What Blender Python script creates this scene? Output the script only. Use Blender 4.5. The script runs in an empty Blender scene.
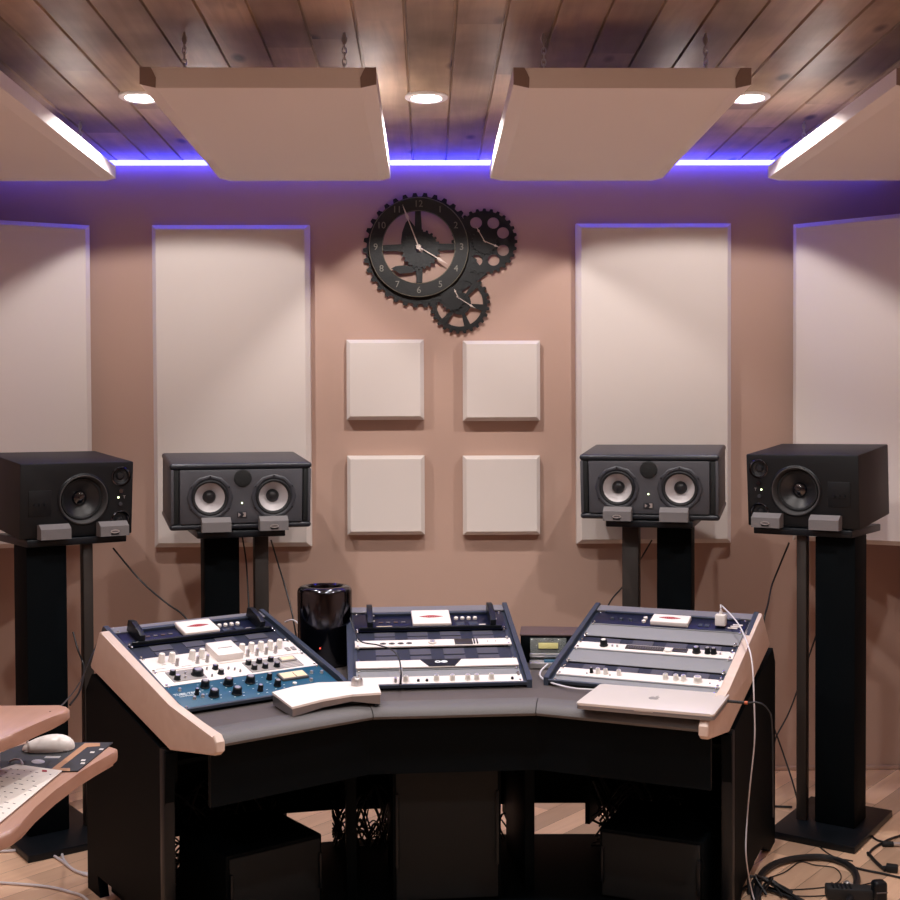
import bpy, bmesh, math, random
from mathutils import Matrix, Vector
random.seed(7)
C = bpy.context.scene.collection
R = math.radians
sc = bpy.context.scene
sc.view_settings.view_transform = 'Standard'
sc.view_settings.look = 'None'
sc.view_settings.gamma = 1
sc.view_settings.use_curve_mapping = False
sc.view_settings.exposure = 0.0
T = Matrix.Translation
def Rz(a): return Matrix.Rotation(R(a), 4, 'Z')
def Rx(a): return Matrix.Rotation(R(a), 4, 'X')
def Ry(a): return Matrix.Rotation(R(a), 4, 'Y')

# ------------------------------------------------------------------ camera
EYE = Vector((0, 0, 1.39)); F = 1200.0
cam = bpy.data.cameras.new('camera'); camo = bpy.data.objects.new('camera', cam); C.objects.link(camo)
cam.sensor_width = 36; cam.sensor_fit = 'HORIZONTAL'; cam.lens = 36 * F / 900; cam.clip_start = 0.05
CM = (Rz(-math.degrees(math.atan(22 / F))) @ Rx(90 - math.degrees(math.atan(25 / F))) @ Rz(-0.25))
camo.matrix_world = T(EYE) @ CM
sc.camera = camo

# ------------------------------------------------------------------ materials
def lin(h):
    h = h.lstrip('#'); o = []
    for i in (0, 2, 4):
        c = int(h[i:i+2], 16) / 255
        o.append(c / 12.92 if c <= .04045 else ((c + .055) / 1.055) ** 2.4)
    return (*o, 1)
def nodemat(name):
    m = bpy.data.materials.new(name); m.use_nodes = True
    nt = m.node_tree; b = nt.nodes['Principled BSDF']
    return m, nt, b
def mat(name, col, rough=.5, metal=0, bump=0, scale=200, var=.06, emis=0, coat=0, trans=0, vscale=None):
    m, nt, b = nodemat(name)
    c = lin(col) if isinstance(col, str) else (*col, 1)
    b.inputs['Base Color'].default_value = c
    b.inputs['Roughness'].default_value = rough
    b.inputs['Metallic'].default_value = metal
    b.inputs['Coat Weight'].default_value = coat
    b.inputs['Transmission Weight'].default_value = trans
    if emis:
        b.inputs['Emission Color'].default_value = c; b.inputs['Emission Strength'].default_value = emis
    tc = nt.nodes.new('ShaderNodeTexCoord')
    n = nt.nodes.new('ShaderNodeTexNoise'); n.inputs['Scale'].default_value = vscale or scale; n.inputs['Detail'].default_value = 3
    nt.links.new(tc.outputs['Object'], n.inputs['Vector'])
    if var and not emis:
        mx = nt.nodes.new('ShaderNodeMix'); mx.data_type = 'RGBA'
        mx.inputs['A'].default_value = tuple(x * (1 - var) for x in c[:3]) + (1,)
        mx.inputs['B'].default_value = tuple(min(1, x * (1 + var)) for x in c[:3]) + (1,)
        nt.links.new(n.outputs['Fac'], mx.inputs['Factor']); nt.links.new(mx.outputs['Result'], b.inputs['Base Color'])
    if bump:
        n2 = nt.nodes.new('ShaderNodeTexNoise'); n2.inputs['Scale'].default_value = scale; n2.inputs['Detail'].default_value = 4
        nt.links.new(tc.outputs['Object'], n2.inputs['Vector'])
        bp = nt.nodes.new('ShaderNodeBump'); bp.inputs['Strength'].default_value = bump; bp.inputs['Distance'].default_value = .002
        nt.links.new(n2.outputs['Fac'], bp.inputs['Height']); nt.links.new(bp.outputs['Normal'], b.inputs['Normal'])
    return m
def wood(name, c1, c2, rough=.4, width=None, off=0, along='Y', knots=False, length=2.4, stretch=(9, .7, 9), gap=None, rot=0, spec=.5):
    """plank wood: grain along one axis, plank to plank variation, optional knots"""
    m, nt, b = nodemat(name); N = nt.nodes.new; L = nt.links.new
    tc = N('ShaderNodeTexCoord'); mp0 = N('ShaderNodeMapping'); mp0.inputs['Rotation'].default_value = (0, 0, R(rot))
    L(tc.outputs['Object'], mp0.inputs['Vector'])
    sep = N('ShaderNodeSeparateXYZ'); L(mp0.outputs['Vector'], sep.inputs['Vector'])
    base = mp0.outputs['Vector']
    rnd = None
    if width:
        a = N('ShaderNodeMath'); a.operation = 'ADD'; a.inputs[1].default_value = off; L(sep.outputs['X'], a.inputs[0])
        d = N('ShaderNodeMath'); d.operation = 'DIVIDE'; d.inputs[1].default_value = width; L(a.outputs[0], d.inputs[0])
        f = N('ShaderNodeMath'); f.operation = 'FLOOR'; L(d.outputs[0], f.inputs[0])
        w = N('ShaderNodeTexWhiteNoise'); w.noise_dimensions = '1D'; L(f.outputs[0], w.inputs['W'])
        # board ends
        e = N('ShaderNodeMath'); e.operation = 'MULTIPLY_ADD'; e.inputs[1].default_value = length; L(w.outputs['Value'], e.inputs[0]); L(sep.outputs['Y'], e.inputs[2])
        e2 = N('ShaderNodeMath'); e2.operation = 'DIVIDE'; e2.inputs[1].default_value = length; L(e.outputs[0], e2.inputs[0])
        e3 = N('ShaderNodeMath'); e3.operation = 'FLOOR'; L(e2.outputs[0], e3.inputs[0])
        cmb = N('ShaderNodeCombineXYZ'); L(f.outputs[0], cmb.inputs['X']); L(e3.outputs[0], cmb.inputs['Y'])
        w2 = N('ShaderNodeTexWhiteNoise'); w2.noise_dimensions = '3D'; L(cmb.outputs[0], w2.inputs['Vector'])
        rnd = w2.outputs['Value']
        sh = N('ShaderNodeVectorMath'); sh.operation = 'SCALE'; sh.inputs['Scale'].default_value = 17.0; L(w2.outputs['Color'], sh.inputs[0])
        ad = N('ShaderNodeVectorMath'); ad.operation = 'ADD'; L(mp0.outputs['Vector'], ad.inputs[0]); L(sh.outputs[0], ad.inputs[1]); base = ad.outputs[0]
    mp = N('ShaderNodeMapping'); mp.inputs['Scale'].default_value = stretch; L(base, mp.inputs['Vector'])
    n = N('ShaderNodeTexNoise'); n.inputs['Scale'].default_value = 2.2; n.inputs['Detail'].default_value = 8; n.inputs['Distortion'].default_value = 1.2
    L(mp.outputs['Vector'], n.inputs['Vector'])
    mx = N('ShaderNodeMix'); mx.data_type = 'RGBA'; mx.inputs['A'].default_value = lin(c1); mx.inputs['B'].default_value = lin(c2)
    L(n.outputs['Fac'], mx.inputs['Factor']); out = mx.outputs['Result']
    n.inputs['Roughness'].default_value = .6
    if rnd:
        hv = N('ShaderNodeHueSaturation'); mr = N('ShaderNodeMapRange'); mr.inputs['To Min'].default_value = .7; mr.inputs['To Max'].default_value = 1.25
        L(rnd, mr.inputs['Value']); L(mr.outputs[0], hv.inputs['Value']); L(out, hv.inputs['Color']); out = hv.outputs['Color']
    if knots:
        mk = N('ShaderNodeMapping'); mk.inputs['Scale'].default_value = (7, 3.4, 7); L(base, mk.inputs['Vector'])
        v = N('ShaderNodeTexVoronoi'); v.inputs['Scale'].default_value = 1.0; L(mk.outputs['Vector'], v.inputs['Vector'])
        cr = N('ShaderNodeMapRange'); cr.inputs['From Min'].default_value = .07; cr.inputs['From Max'].default_value = .17; cr.inputs['To Min'].default_value = 1; cr.inputs['To Max'].default_value = 0
        L(v.outputs['Distance'], cr.inputs['Value'])
        mk2 = N('ShaderNodeMix'); mk2.data_type = 'RGBA'; mk2.inputs['B'].default_value = lin('#2a160e'); L(cr.outputs[0], mk2.inputs['Factor']); L(out, mk2.inputs['A']); out = mk2.outputs['Result']
        bl = N('ShaderNodeTexNoise'); bl.inputs['Scale'].default_value = 3.2; bl.inputs['Detail'].default_value = 3; L(base, bl.inputs['Vector'])
        h2 = N('ShaderNodeHueSaturation'); m2 = N('ShaderNodeMapRange'); m2.inputs['From Min'].default_value = .3; m2.inputs['From Max'].default_value = .7
        m2.inputs['To Min'].default_value = .5; m2.inputs['To Max'].default_value = 1.35; L(bl.outputs['Fac'], m2.inputs['Value']); L(m2.outputs[0], h2.inputs['Value']); L(out, h2.inputs['Color']); out = h2.outputs['Color']
    if gap and width:
        fr = N('ShaderNodeMath'); fr.operation = 'FRACT'; L(d.outputs[0], fr.inputs[0])
        g = N('ShaderNodeMath'); g.operation = 'LESS_THAN'; g.inputs[1].default_value = gap; L(fr.outputs[0], g.inputs[0])
        mg = N('ShaderNodeMix'); mg.data_type = 'RGBA'; mg.inputs['B'].default_value = lin('#3a2418'); L(g.outputs[0], mg.inputs['Factor']); L(out, mg.inputs['A']); out = mg.outputs['Result']
    L(out, b.inputs['Base Color'])
    b.inputs['Roughness'].default_value = rough; b.inputs['Specular IOR Level'].default_value = spec
    bp = N('ShaderNodeBump'); bp.inputs['Strength'].default_value = .15; bp.inputs['Distance'].default_value = .002
    L(n.outputs['Fac'], bp.inputs['Height']); L(bp.outputs['Normal'], b.inputs['Normal'])
    return m
M = {}
M['wall'] = mat('wall_paint', '#b99a8b', .75, bump=.12, scale=160, var=.03, vscale=3)
M['ceil'] = wood('pine_planks', '#7c6855', '#c0a68d', .38, width=.129, off=.054, knots=True, length=1.7)
M['floor'] = wood('laminate_floor', '#cba488', '#ecc9ac', .3, width=.09, off=0, length=.7, gap=.015, rot=40)
M['fabric'] = mat('cream_fabric', '#dcd2cc', .95, bump=.35, scale=900, var=.03, vscale=500)
M['fabric2'] = mat('cloud_fabric', '#e8dfdb', .95, bump=.35, scale=900, var=.03, vscale=500)
M['fabric_dark'] = mat('darker_fabric', '#8f7a72', .95, bump=.35, scale=900)
M['black'] = mat('black_paint', (.0016, .0030, .0042), .6, bump=.1, scale=300, var=.1)
M['black'].node_tree.nodes['Principled BSDF'].inputs['Specular IOR Level'].default_value = .06
M['blackcab'] = mat('black_cabinet', (.0025, .0035, .005), .5, bump=.1, scale=300, var=.1); M['blackcab'].node_tree.nodes['Principled BSDF'].inputs['Specular IOR Level'].default_value = .35
M['blacksatin'] = mat('black_satin', (.004, .006, .009), .38, var=.1)
M['blacksatin'].node_tree.nodes['Principled BSDF'].inputs['Specular IOR Level'].default_value = .3
M['blackgloss'] = mat('black_gloss', (.004, .005, .008), .06, metal=.0, coat=1)
M['macbody'] = mat('dark_polished_metal', (.07, .072, .085), .14, metal=1, var=0)
M['rubber'] = mat('black_rubber', (.006, .007, .009), .7, bump=.1, scale=300)
M['vinyl'] = mat('charcoal_leather', '#5b5859', .55, bump=.5, scale=420, var=.1)
M['worktop'] = mat('charcoal_worktop', '#544d4c', .5, bump=.3, scale=500, var=.08)
M['rail'] = mat('blue_grey_rail', '#353d4b', .4, metal=.2, var=.05)
M['lip'] = mat('lit_grey_rail', '#77757a', .45, metal=.2, var=.05)
M['blank'] = mat('grey_blank_panel', '#7f8084', .6, metal=0, var=.05, bump=.1)
M['vent'] = mat('dark_vent_panel', '#262b3a', .5, metal=.3, var=.1)
M['ventlight'] = mat('worn_vent_metal', '#4d4d57', .5, metal=.3, var=.1)
M['faceblue'] = mat('navy_faceplate', '#141a33', .35, metal=.3, var=.1)
M['white'] = mat('white_faceplate', '#e6ddd9', .4, var=.02)
M['whiteknob'] = mat('ivory_knob', '#e2dcd6', .3, var=.02)
M['silver'] = mat('brushed_silver', '#c9c6c6', .35, metal=.8, var=.05)
M['chrome'] = mat('chrome_screw', '#d8d8da', .2, metal=1, var=0)
M['teal'] = mat('blue_faceplate', '#0b4c68', .45, var=.05)
M['meter'] = mat('cream_meter', '#e9d6b4', .4, var=.02)
M['greyplate'] = mat('grey_inset_plate', '#8d8887', .5, var=.05)
M['red'] = mat('dark_red_ink', '#9a2430', .6, var=.05)
M['inkwhite'] = mat('white_ink', '#dfe6ea', .6, var=0)
M['ink'] = mat('grey_ink', '#5d595c', .6, var=0)
M['maple'] = wood('maple_trim', '#c4ab9e', '#dccbc1', .45, stretch=(4, 4, 4), spec=.4)
M['beech'] = wood('beech_desk', '#97705f', '#b28a78', .35, stretch=(14, 2, 14))
M['bronze'] = mat('dark_bronze', '#131415', .5, metal=.35, bump=.35, scale=120, var=.3)
M['bronze2'] = mat('aged_bronze_ring', '#1b1b1b', .5, metal=.35, bump=.35, scale=120, var=.3)
M['numeral'] = mat('tarnished_numerals', '#77736a', .5, metal=.3, var=.1)
M['trim'] = mat('brass_edge', '#6d675a', .35, metal=.8, var=.1)
M['hand'] = mat('pale_clock_hand', '#d9c9bd', .4, var=.05)
M['grille'] = mat('speaker_grille', (.002, .0035, .0045), .7, bump=.8, scale=1500)
M['bafflegrey'] = mat('grey_baffle', '#45464c', .5, bump=.25, scale=500, var=.06)
M['cabgrey'] = mat('charcoal_cabinet', '#34363d', .45, bump=.3, scale=400, var=.08)
M['cabtop'] = mat('dark_cabinet_cap', '#20242c', .35, bump=.25, scale=400, var=.08)
M['cone'] = mat('silver_weave_cone', '#b8b4b6', .38, metal=0, bump=.2, scale=700, var=.1)
M['conedark'] = mat('dark_cone', (.012, .013, .016), .35, bump=.2, scale=700)
M['block'] = mat('grey_foam_block', '#6b6768', .85, bump=.6, scale=700, var=.1)
M['post'] = mat('dark_bronze_post', '#2a2421', .45, var=.1)
M['rim'] = mat('satin_metal_rim', '#565556', .38, metal=.5, var=.05)
M['led'] = mat('lit_indicator', '#eaffc0', emis=4)
M['redled'] = mat('lit_red_dot', '#ff5040', emis=2)
M['cablewhite'] = mat('white_cable', '#cfccd2', .4, var=.02)
M['cableblack'] = mat('black_cable', (.008, .009, .012), .45, var=.05)
M['alu'] = mat('laptop_aluminium', '#d9d1cd', .38, metal=.25, var=.01)
M['alugrey'] = mat('laptop_edge', '#8b898c', .35, metal=.7, var=.02)
M['paper'] = mat('printed_paper', '#ddd5cf', .8, var=.02)
M['tan'] = mat('tan_print', '#a5795a', .7, var=.05)
M['blackcard'] = mat('black_mat', '#14161d', .6, var=.05)
M['whiteplastic'] = mat('white_plastic', '#dcd6d3', .3, var=.01)
M['clear'] = mat('clear_plastic', '#dfe6e4', .08, trans=.85, var=0)
M['yellow'] = mat('yellow_label', '#cfc583', .6, var=.05)
M['purplebrown'] = mat('brown_box_top', '#54413f', .6, bump=.3, scale=500, var=.08)
M['lens'] = mat('lit_lamp', '#fff1e6', emis=26)
M['ledstrip'] = mat('violet_light_strip', (.05, .055, 1.0), emis=24)
M['lamptrim'] = mat('white_lamp_trim', '#e2dcda', .5, var=.02)
M['outlet'] = mat('orange_plug', '#c0603a', .5)

# ------------------------------------------------------------------ mesh helpers
class MB:
    def __init__(s): s.bm = bmesh.new()
    def box(s, c, d, bev=0, m=Matrix(), seg=2):
        r = bmesh.ops.create_cube(s.bm, size=1, matrix=m @ T(c) @ Matrix.Diagonal((*d, 1)))
        if bev:
            vs = set(r['verts']); es = [e for e in s.bm.edges if e.verts[0] in vs and e.verts[1] in vs]
            bmesh.ops.bevel(s.bm, geom=es, offset=bev, segments=seg, profile=.5, affect='EDGES')
        return s
    def cyl(s, p0, p1, r0, r1=None, n=20, cap=True):
        p0, p1 = Vector(p0), Vector(p1); r1 = r0 if r1 is None else r1
        d = p1 - p0; q = d.to_track_quat('Z', 'Y').to_matrix().to_4x4()
        return s.lathe([(r0, 0), (r1, d.length)], T(p0) @ q, n, cap)
    def lathe(s, prof, m=Matrix(), n=28, cap=True, arc=None):
        rings = []
        for r, z in prof:
            if r < 1e-6: rings.append([s.bm.verts.new(m @ Vector((0, 0, z)))])
            else: rings.append([s.bm.verts.new(m @ Vector((r * math.cos(2*math.pi*i/n), r * math.sin(2*math.pi*i/n), z))) for i in range(n)])
        for a, b in zip(rings, rings[1:]):
            for i in range(n):
                j = (i + 1) % n
                if len(a) == 1 and len(b) == 1: continue
                if len(a) == 1: s.bm.faces.new((a[0], b[j], b[i]))
                elif len(b) == 1: s.bm.faces.new((a[i], a[j], b[0]))
                else: s.bm.faces.new((a[i], a[j], b[j], b[i]))
        if cap:
            if len(rings[0]) > 1: s.bm.faces.new(rings[0][::-1])
            if len(rings[-1]) > 1: s.bm.faces.new(rings[-1])
        return s
    def prism(s, poly, z0, z1, m=Matrix(), bev=0):
        a = [s.bm.verts.new(m @ Vector((x, y, z0))) for x, y in poly]
        b = [s.bm.verts.new(m @ Vector((x, y, z1))) for x, y in poly]
        n = len(poly); fs = [s.bm.faces.new(a[::-1]), s.bm.faces.new(b)]
        for i in range(n): fs.append(s.bm.faces.new((a[i], a[(i+1) % n], b[(i+1) % n], b[i])))
        if bev:
            es = set()
            for f in fs[:2]: es.update(f.edges)
            bmesh.ops.bevel(s.bm, geom=list(es), offset=bev, segments=3, profile=.5, affect='EDGES')
        return s
    def hull(s, bot, top):
        """closed shape from two matching 3-D loops"""
        a = [s.bm.verts.new(Vector(p)) for p in bot]; b = [s.bm.verts.new(Vector(p)) for p in top]; n = len(a)
        s.bm.faces.new(a[::-1]); s.bm.faces.new(b)
        for i in range(n): s.bm.faces.new((a[i], a[(i+1) % n], b[(i+1) % n], b[i]))
        return s
    def tube(s, pts, r, n=8, sub=8):
        P = [Vector(p) for p in pts]
        if len(P) > 2 and sub > 1:
            Q = []; E = [P[0] * 2 - P[1]] + P + [P[-1] * 2 - P[-2]]
            for i in range(1, len(E) - 2):
                for k in range(sub):
                    t = k / sub; a, b, c, d = E[i-1:i+3]
                    Q.append(.5 * ((2*b) + (c-a)*t + (2*a-5*b+4*c-d)*t*t + (3*b-a-3*c+d)*t**3))
            Q.append(P[-1]); P = Q
        rings = []; up = Vector((0, 0, 1)); prev = None
        for i, p in enumerate(P):
            d = (P[min(i+1, len(P)-1)] - P[max(i-1, 0)])
            if d.length < 1e-9: d = Vector((0, 0, 1))
            d.normalize()
            if prev is None:
                prev = d.cross(up) if abs(d.z) < .95 else d.cross(Vector((1, 0, 0)))
            x = (prev - d * prev.dot(d)); x.normalize(); prev = x; y = d.cross(x)
            rings.append([s.bm.verts.new(p + r * (x * math.cos(2*math.pi*k/n) + y * math.sin(2*math.pi*k/n))) for k in range(n)])
        for a, b in zip(rings, rings[1:]):
            for k in range(n): s.bm.faces.new((a[k], a[(k+1) % n], b[(k+1) % n], b[k]))
        s.bm.faces.new(rings[0][::-1]); s.bm.faces.new(rings[-1])
        return s
    def build(s, name, m, parent=None, smooth=True, keep=False):
        bmesh.ops.recalc_face_normals(s.bm, faces=s.bm.faces)
        me = bpy.data.meshes.new(name); s.bm.to_mesh(me); s.bm.free()
        return link(name, me, m, parent, smooth)
def link(name, me, m, parent=None, smooth=True, mw=None):
    me.materials.clear(); me.materials.append(M[m] if isinstance(m, str) else m)
    if smooth and len(me.polygons):
        me.polygons.foreach_set('use_smooth', [True] * len(me.polygons)); me.set_sharp_from_angle(angle=R(32))
    o = bpy.data.objects.new(name, me); C.objects.link(o)
    if parent: o.parent = parent
    if mw is not None: o.matrix_local = mw
    return o
def bore(o, holes):
    """cut round holes (matrix, radius, depth) into an object's mesh"""
    mb = MB()
    for w, rad, dep in holes: mb.lathe([(rad, -dep), (rad, .03)], w, 40)
    bmesh.ops.recalc_face_normals(mb.bm, faces=mb.bm.faces)
    me = bpy.data.meshes.new('cutter'); mb.bm.to_mesh(me); mb.bm.free()
    cu = bpy.data.objects.new('cutter', me); C.objects.link(cu)
    bpy.context.view_layer.update(); cu.matrix_world = o.matrix_world
    md = o.modifiers.new('bore', 'BOOLEAN'); md.operation = 'DIFFERENCE'; md.object = cu; md.solver = 'EXACT'
    bpy.context.view_layer.update()
    dg = bpy.context.evaluated_depsgraph_get()
    new = bpy.data.meshes.new_from_object(o.evaluated_get(dg)); new.name = o.name
    o.modifiers.clear(); old = o.data; o.data = new; bpy.data.meshes.remove(old)
    new.polygons.foreach_set('use_smooth', [True] * len(new.polygons)); new.set_sharp_from_angle(angle=R(32))
    bpy.data.objects.remove(cu); bpy.data.meshes.remove(me)
def tag(o, label=None, cat=None, group=None, kind=None):
    for k, v in (('label', label), ('category', cat), ('group', group), ('kind', kind)):
        if v: o[k] = v
    return o
def thing(name, label, cat, m=Matrix(), group=None):
    o = bpy.data.objects.new(name, None); C.objects.link(o); o.matrix_world = m; o.empty_display_size = .05
    return tag(o, label, cat, group)
def structure(o): o['kind'] = 'structure'; return o
def shape2d(name, loops, ext, m, parent, mw=Matrix(), bev=0):
    cu = bpy.data.curves.new(name, 'CURVE'); cu.dimensions = '2D'; cu.fill_mode = 'BOTH'; cu.extrude = ext; cu.bevel_depth = bev
    for lp in loops:
        sp = cu.splines.new('POLY'); sp.points.add(len(lp) - 1)
        for p, q in zip(sp.points, lp): p.co = (q[0], q[1], 0, 1)
        sp.use_cyclic_u = True
    ob = bpy.data.objects.new(name, cu); me = bpy.data.meshes.new_from_object(ob)
    bpy.data.objects.remove(ob); bpy.data.curves.remove(cu)
    return link(name, me, m, parent, False, mw)
def textmesh(name, items, m, parent, mw=Matrix(), ext=.0006):
    """items: (text, x, y, size) -> one mesh"""
    bm = bmesh.new()
    for t, x, y, sz in items:
        cu = bpy.data.curves.new(name, 'FONT'); cu.body = t; cu.size = sz; cu.extrude = ext; cu.align_x = 'CENTER'; cu.align_y = 'CENTER'
        ob = bpy.data.objects.new(name, cu); me = bpy.data.meshes.new_from_object(ob); me.transform(T((x, y, 0))); bm.from_mesh(me)
        bpy.data.objects.remove(ob); bpy.data.curves.remove(cu); bpy.data.meshes.remove(me)
    me = bpy.data.meshes.new(name); bm.to_mesh(me); bm.free()
    return link(name, me, m, parent, False, mw)
def circ(cx, cy, r, n=40, a0=0, a1=360, ry=None):
    full = abs(a1 - a0) >= 360; k = n if full else n + 1
    return [(cx + r * math.cos(R(a0 + (a1 - a0) * i / n)), cy + (ry or r) * math.sin(R(a0 + (a1 - a0) * i / n))) for i in range(k)]
def copy_tree(o, parent=None):
    c = o.copy(); C.objects.link(c)
    if parent: c.parent = parent
    for ch in list(o.children): copy_tree(ch, c)
    return c
def at(px, py, z=None, y=None):
    """where the ray through a photo pixel meets a given height or depth"""
    d = CM.to_3x3() @ Vector(((px - 450) / F, -(py - 450) / F, -1))
    t = ((z - EYE.z) / d.z) if z is not None else y / d.y
    return EYE + d * t

# ------------------------------------------------------------------ room
XL, XR, YB, YF, H = -1.78, 1.89, 4.762, -1.8, 2.434
structure(MB().box(((XL+XR)/2, (YB+YF)/2, -.05), (XR-XL+.4, YB-YF+.4, .1)).build('floor', 'floor', None, False))
structure(MB().box(((XL+XR)/2, YB+.05, H/2), (XR-XL+.4, .1, H)).build('wall_back', 'wall', None, False))
structure(MB().box((XL-.05, (YB+YF)/2, H/2), (.1, YB-YF, H)).build('wall_left', 'wall', None, False))
structure(MB().box((XR+.05, (YB+YF)/2, H/2), (.1, YB-YF, H)).build('wall_right', 'wall', None, False))
structure(MB().box(((XL+XR)/2, YF-.05, H/2), (XR-XL+.4, .1, H)).build('wall_front', 'wall', None, False))
cb = MB(); k0 = math.floor((XL - .2 + .054) / .129); k1 = math.ceil((XR + .2 + .054) / .129)
prof = []
for k in range(k0, k1 + 1):
    x = -.054 + k * .129
    prof += [(x - .005, 0), (x - .0025, .007), (x + .0025, .007), (x + .005, 0)]
poly = prof + [(prof[-1][0], .08), (prof[0][0], .08)]
cb.prism(poly, -(YB + .05), -(YF - .05), T((0, 0, H)) @ Rx(90))
structure(cb.build('ceiling', 'ceil', None, False))
# thin shoe moulding
for nm, a, b in (('baseboard_back', (XL, YB-.006, 0), (XR, YB-.006, 0)), ('baseboard_right', (XR-.006, YF, 0), (XR-.006, YB, 0)), ('baseboard_left', (XL+.006, YF, 0), (XL+.006, YB, 0))):
    a, b = Vector(a), Vector(b); c = (a + b) / 2; d = b - a
    structure(MB().box((c.x, c.y, .009), (max(abs(d.x), .012), max(abs(d.y), .012), .018), .004).build(nm, 'wall', None))

# ------------------------------------------------------------------ light strip along the top of the wall
MB().box((0, 0, 0), (3.55, .028, .004), .001, T((.05, YB - .017, H - .012)) @ Rx(-25)).build('light_strip', 'ledstrip')
tag(bpy.data.objects['light_strip'], 'glowing violet light strip along the top of the wall under the planks', 'light strip')

# ------------------------------------------------------------------ downlights
def downlight(x, y, label, power=24, size=146, blend=.12):
    t = thing('recessed_downlight', label, 'ceiling light', T((x, y, H)), 'recessed lamps in the plank ceiling')
    MB().lathe([(.068, .004), (.068, -.004), (.062, -.007), (.05, -.007), (.046, -.002), (.046, .004)], n=36).build('trim_ring', 'lamptrim', t)
    MB().lathe([(.046, -.002), (.044, -.006), (.03, -.009), (0, -.010)], n=28, cap=False).build('lens', 'lens', t)
    l = bpy.data.lights.new('lamp_beam', 'SPOT'); l.energy = power; l.color = (1.0, .94, .91); l.spot_size = R(size); l.spot_blend = blend; l.shadow_soft_size = .028
    o = bpy.data.objects.new('lamp_beam', l); C.objects.link(o); o.parent = t; o.location = (0, 0, -.018)
    return t
downlight(-.905, 3.84, 'glowing recessed ceiling lamp partly behind the left hanging panel', 42)
downlight(0.0, 3.84, 'glowing recessed ceiling lamp in the gap between the two middle hanging panels', 46)
downlight(1.03, 3.84, 'glowing recessed ceiling lamp touching the right middle hanging panel', 42)
for x in (-.9, .06, 1.03):
    for y, p in ((2.62, 56), (1.3, 18), (-.1, 8)):
        downlight(x, y, 'recessed ceiling lamp nearer the middle of the room, above the picture', p, 132, .35)

# ------------------------------------------------------------------ wall panels
def acoustic_panel(w, h, label, cat_group, m, t=.05, b=.018):
    """bevelled fabric panel, local x right, y up, z out of the wall; origin bottom centre"""
    th = thing('acoustic_panel', label, 'acoustic panel', m, cat_group)
    q = [(-w/2, 0), (w/2, 0), (w/2, h), (-w/2, h)]; q2 = [(-w/2+b, b), (w/2-b, b), (w/2-b, h-b), (-w/2+b, h-b)]
    mb = MB(); mb.hull([(x, y, 0) for x, y in q], [(x, y, t-b) for x, y in q]); mb.build('bevelled_edge', 'fabric', th, False)
    mb = MB(); mb.hull([(x, y, t-b) for x, y in q], [(x, y, t) for x, y in q2]); mb.build('fabric_face', 'fabric', th, False)
    return th
W2 = lambda x, z, y=YB - .001: T((x, y, z)) @ Rx(90)
acoustic_panel(.615, 1.262, 'tall cream fabric panel on the wall behind the left twin-cone speaker', 'tall wall panels', W2(-.768, .914))
acoustic_panel(.612, 1.262, 'tall cream fabric panel on the wall behind the right twin-cone speaker', 'tall wall panels', W2(.893, .918))
# corner ones
def corner_panel(p, ang, label, z0=.93, h=1.24, w=.6, side=1):
    # p = inner front edge, panel runs from there outward
    m = T((p[0], p[1], z0)) @ Rz(ang) @ Rx(90) @ T((side * w / 2, 0, -.05))
    return acoustic_panel(w, h, label, 'tall wall panels', m)
corner_panel((-1.302, 3.90 + .78), 22, 'tall cream fabric panel angled across the left corner, behind the left black speaker', side=-1, w=.46)
corner_panel((1.425, 3.90 + .78), -36, 'tall cream fabric panel angled across the right corner, behind the right black speaker', side=1, w=.53)
for x0, x1, z0, z1, l in ((346.8, 423.7, 420, 339.5, 'upper left of the four small square wall panels'), (463.2, 540, 421, 340.5, 'upper right of the four small square wall panels'),
                     (347.5, 424.5, 535, 455.5, 'lower left of the four small square wall panels'), (463.2, 540, 535, 455.5, 'lower right of the four small square wall panels')):
    a = at(x0, z0, y=YB-.04); b = at(x1, z1, y=YB-.04)
    acoustic_panel(b.x - a.x, b.z - a.z, 'small cream fabric square, ' + l, 'small square wall panels', W2((a.x + b.x)/2, a.z), b=.014)

# ------------------------------------------------------------------ ceiling clouds
def cloud(x0, x1, y0, y1, label, z=2.255, th=.052):
    w = x1 - x0; d = y1 - y0; t = thing('hanging_ceiling_panel', label, 'hanging acoustic panel', T(((x0+x1)/2, y0, z)), 'hanging panels under the plank ceiling')
    b = .04; mb = MB()
    # cross-section in x,z swept along y; chamfered long edges
    sec = [(-w/2+b, 0), (w/2-b, 0), (w/2, .009), (w/2, th), (-w/2, th), (-w/2, .009)]
    mb.prism(sec, -d, 0, Rx(90)); mb.build('panel_body', 'fabric2', t, False)
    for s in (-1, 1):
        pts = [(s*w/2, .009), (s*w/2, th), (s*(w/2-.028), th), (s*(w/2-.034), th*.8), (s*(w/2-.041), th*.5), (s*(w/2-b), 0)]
        MB().prism(pts if s > 0 else pts[::-1], .0005, .003, Rx(90)).build('corner_piece', 'fabric_dark', t, False)  # darker fabric pieces at both ends of the front face
    for sx in (-w/2+.09, w/2-.09):
        for sy in (.12, d-.12):
            mb = MB(); top = H - z; mb.cyl((sx, sy, th), (sx, sy, th+.03), .0035, n=8); mb.cyl((sx, sy, top-.03), (sx, sy, top), .0035, n=8)
            k = th + .026; i = 0
            while k < top - .026:
                pts = [(sx + (.006 if i % 2 else 0)*math.cos(a), sy + (0 if i % 2 else .006)*math.cos(a), k + .009 + .011*math.sin(a)) for a in [2*math.pi*j/8 for j in range(9)]]
                mb.tube(pts, .0017, 5, 1); k += .015; i += 1
            mb.build('hanger_chain', 'silver', t)
    return t
cloud(-.732, -.128, 3.10, 4.27, 'hanging cream ceiling panel left of the middle lamp')
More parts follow.
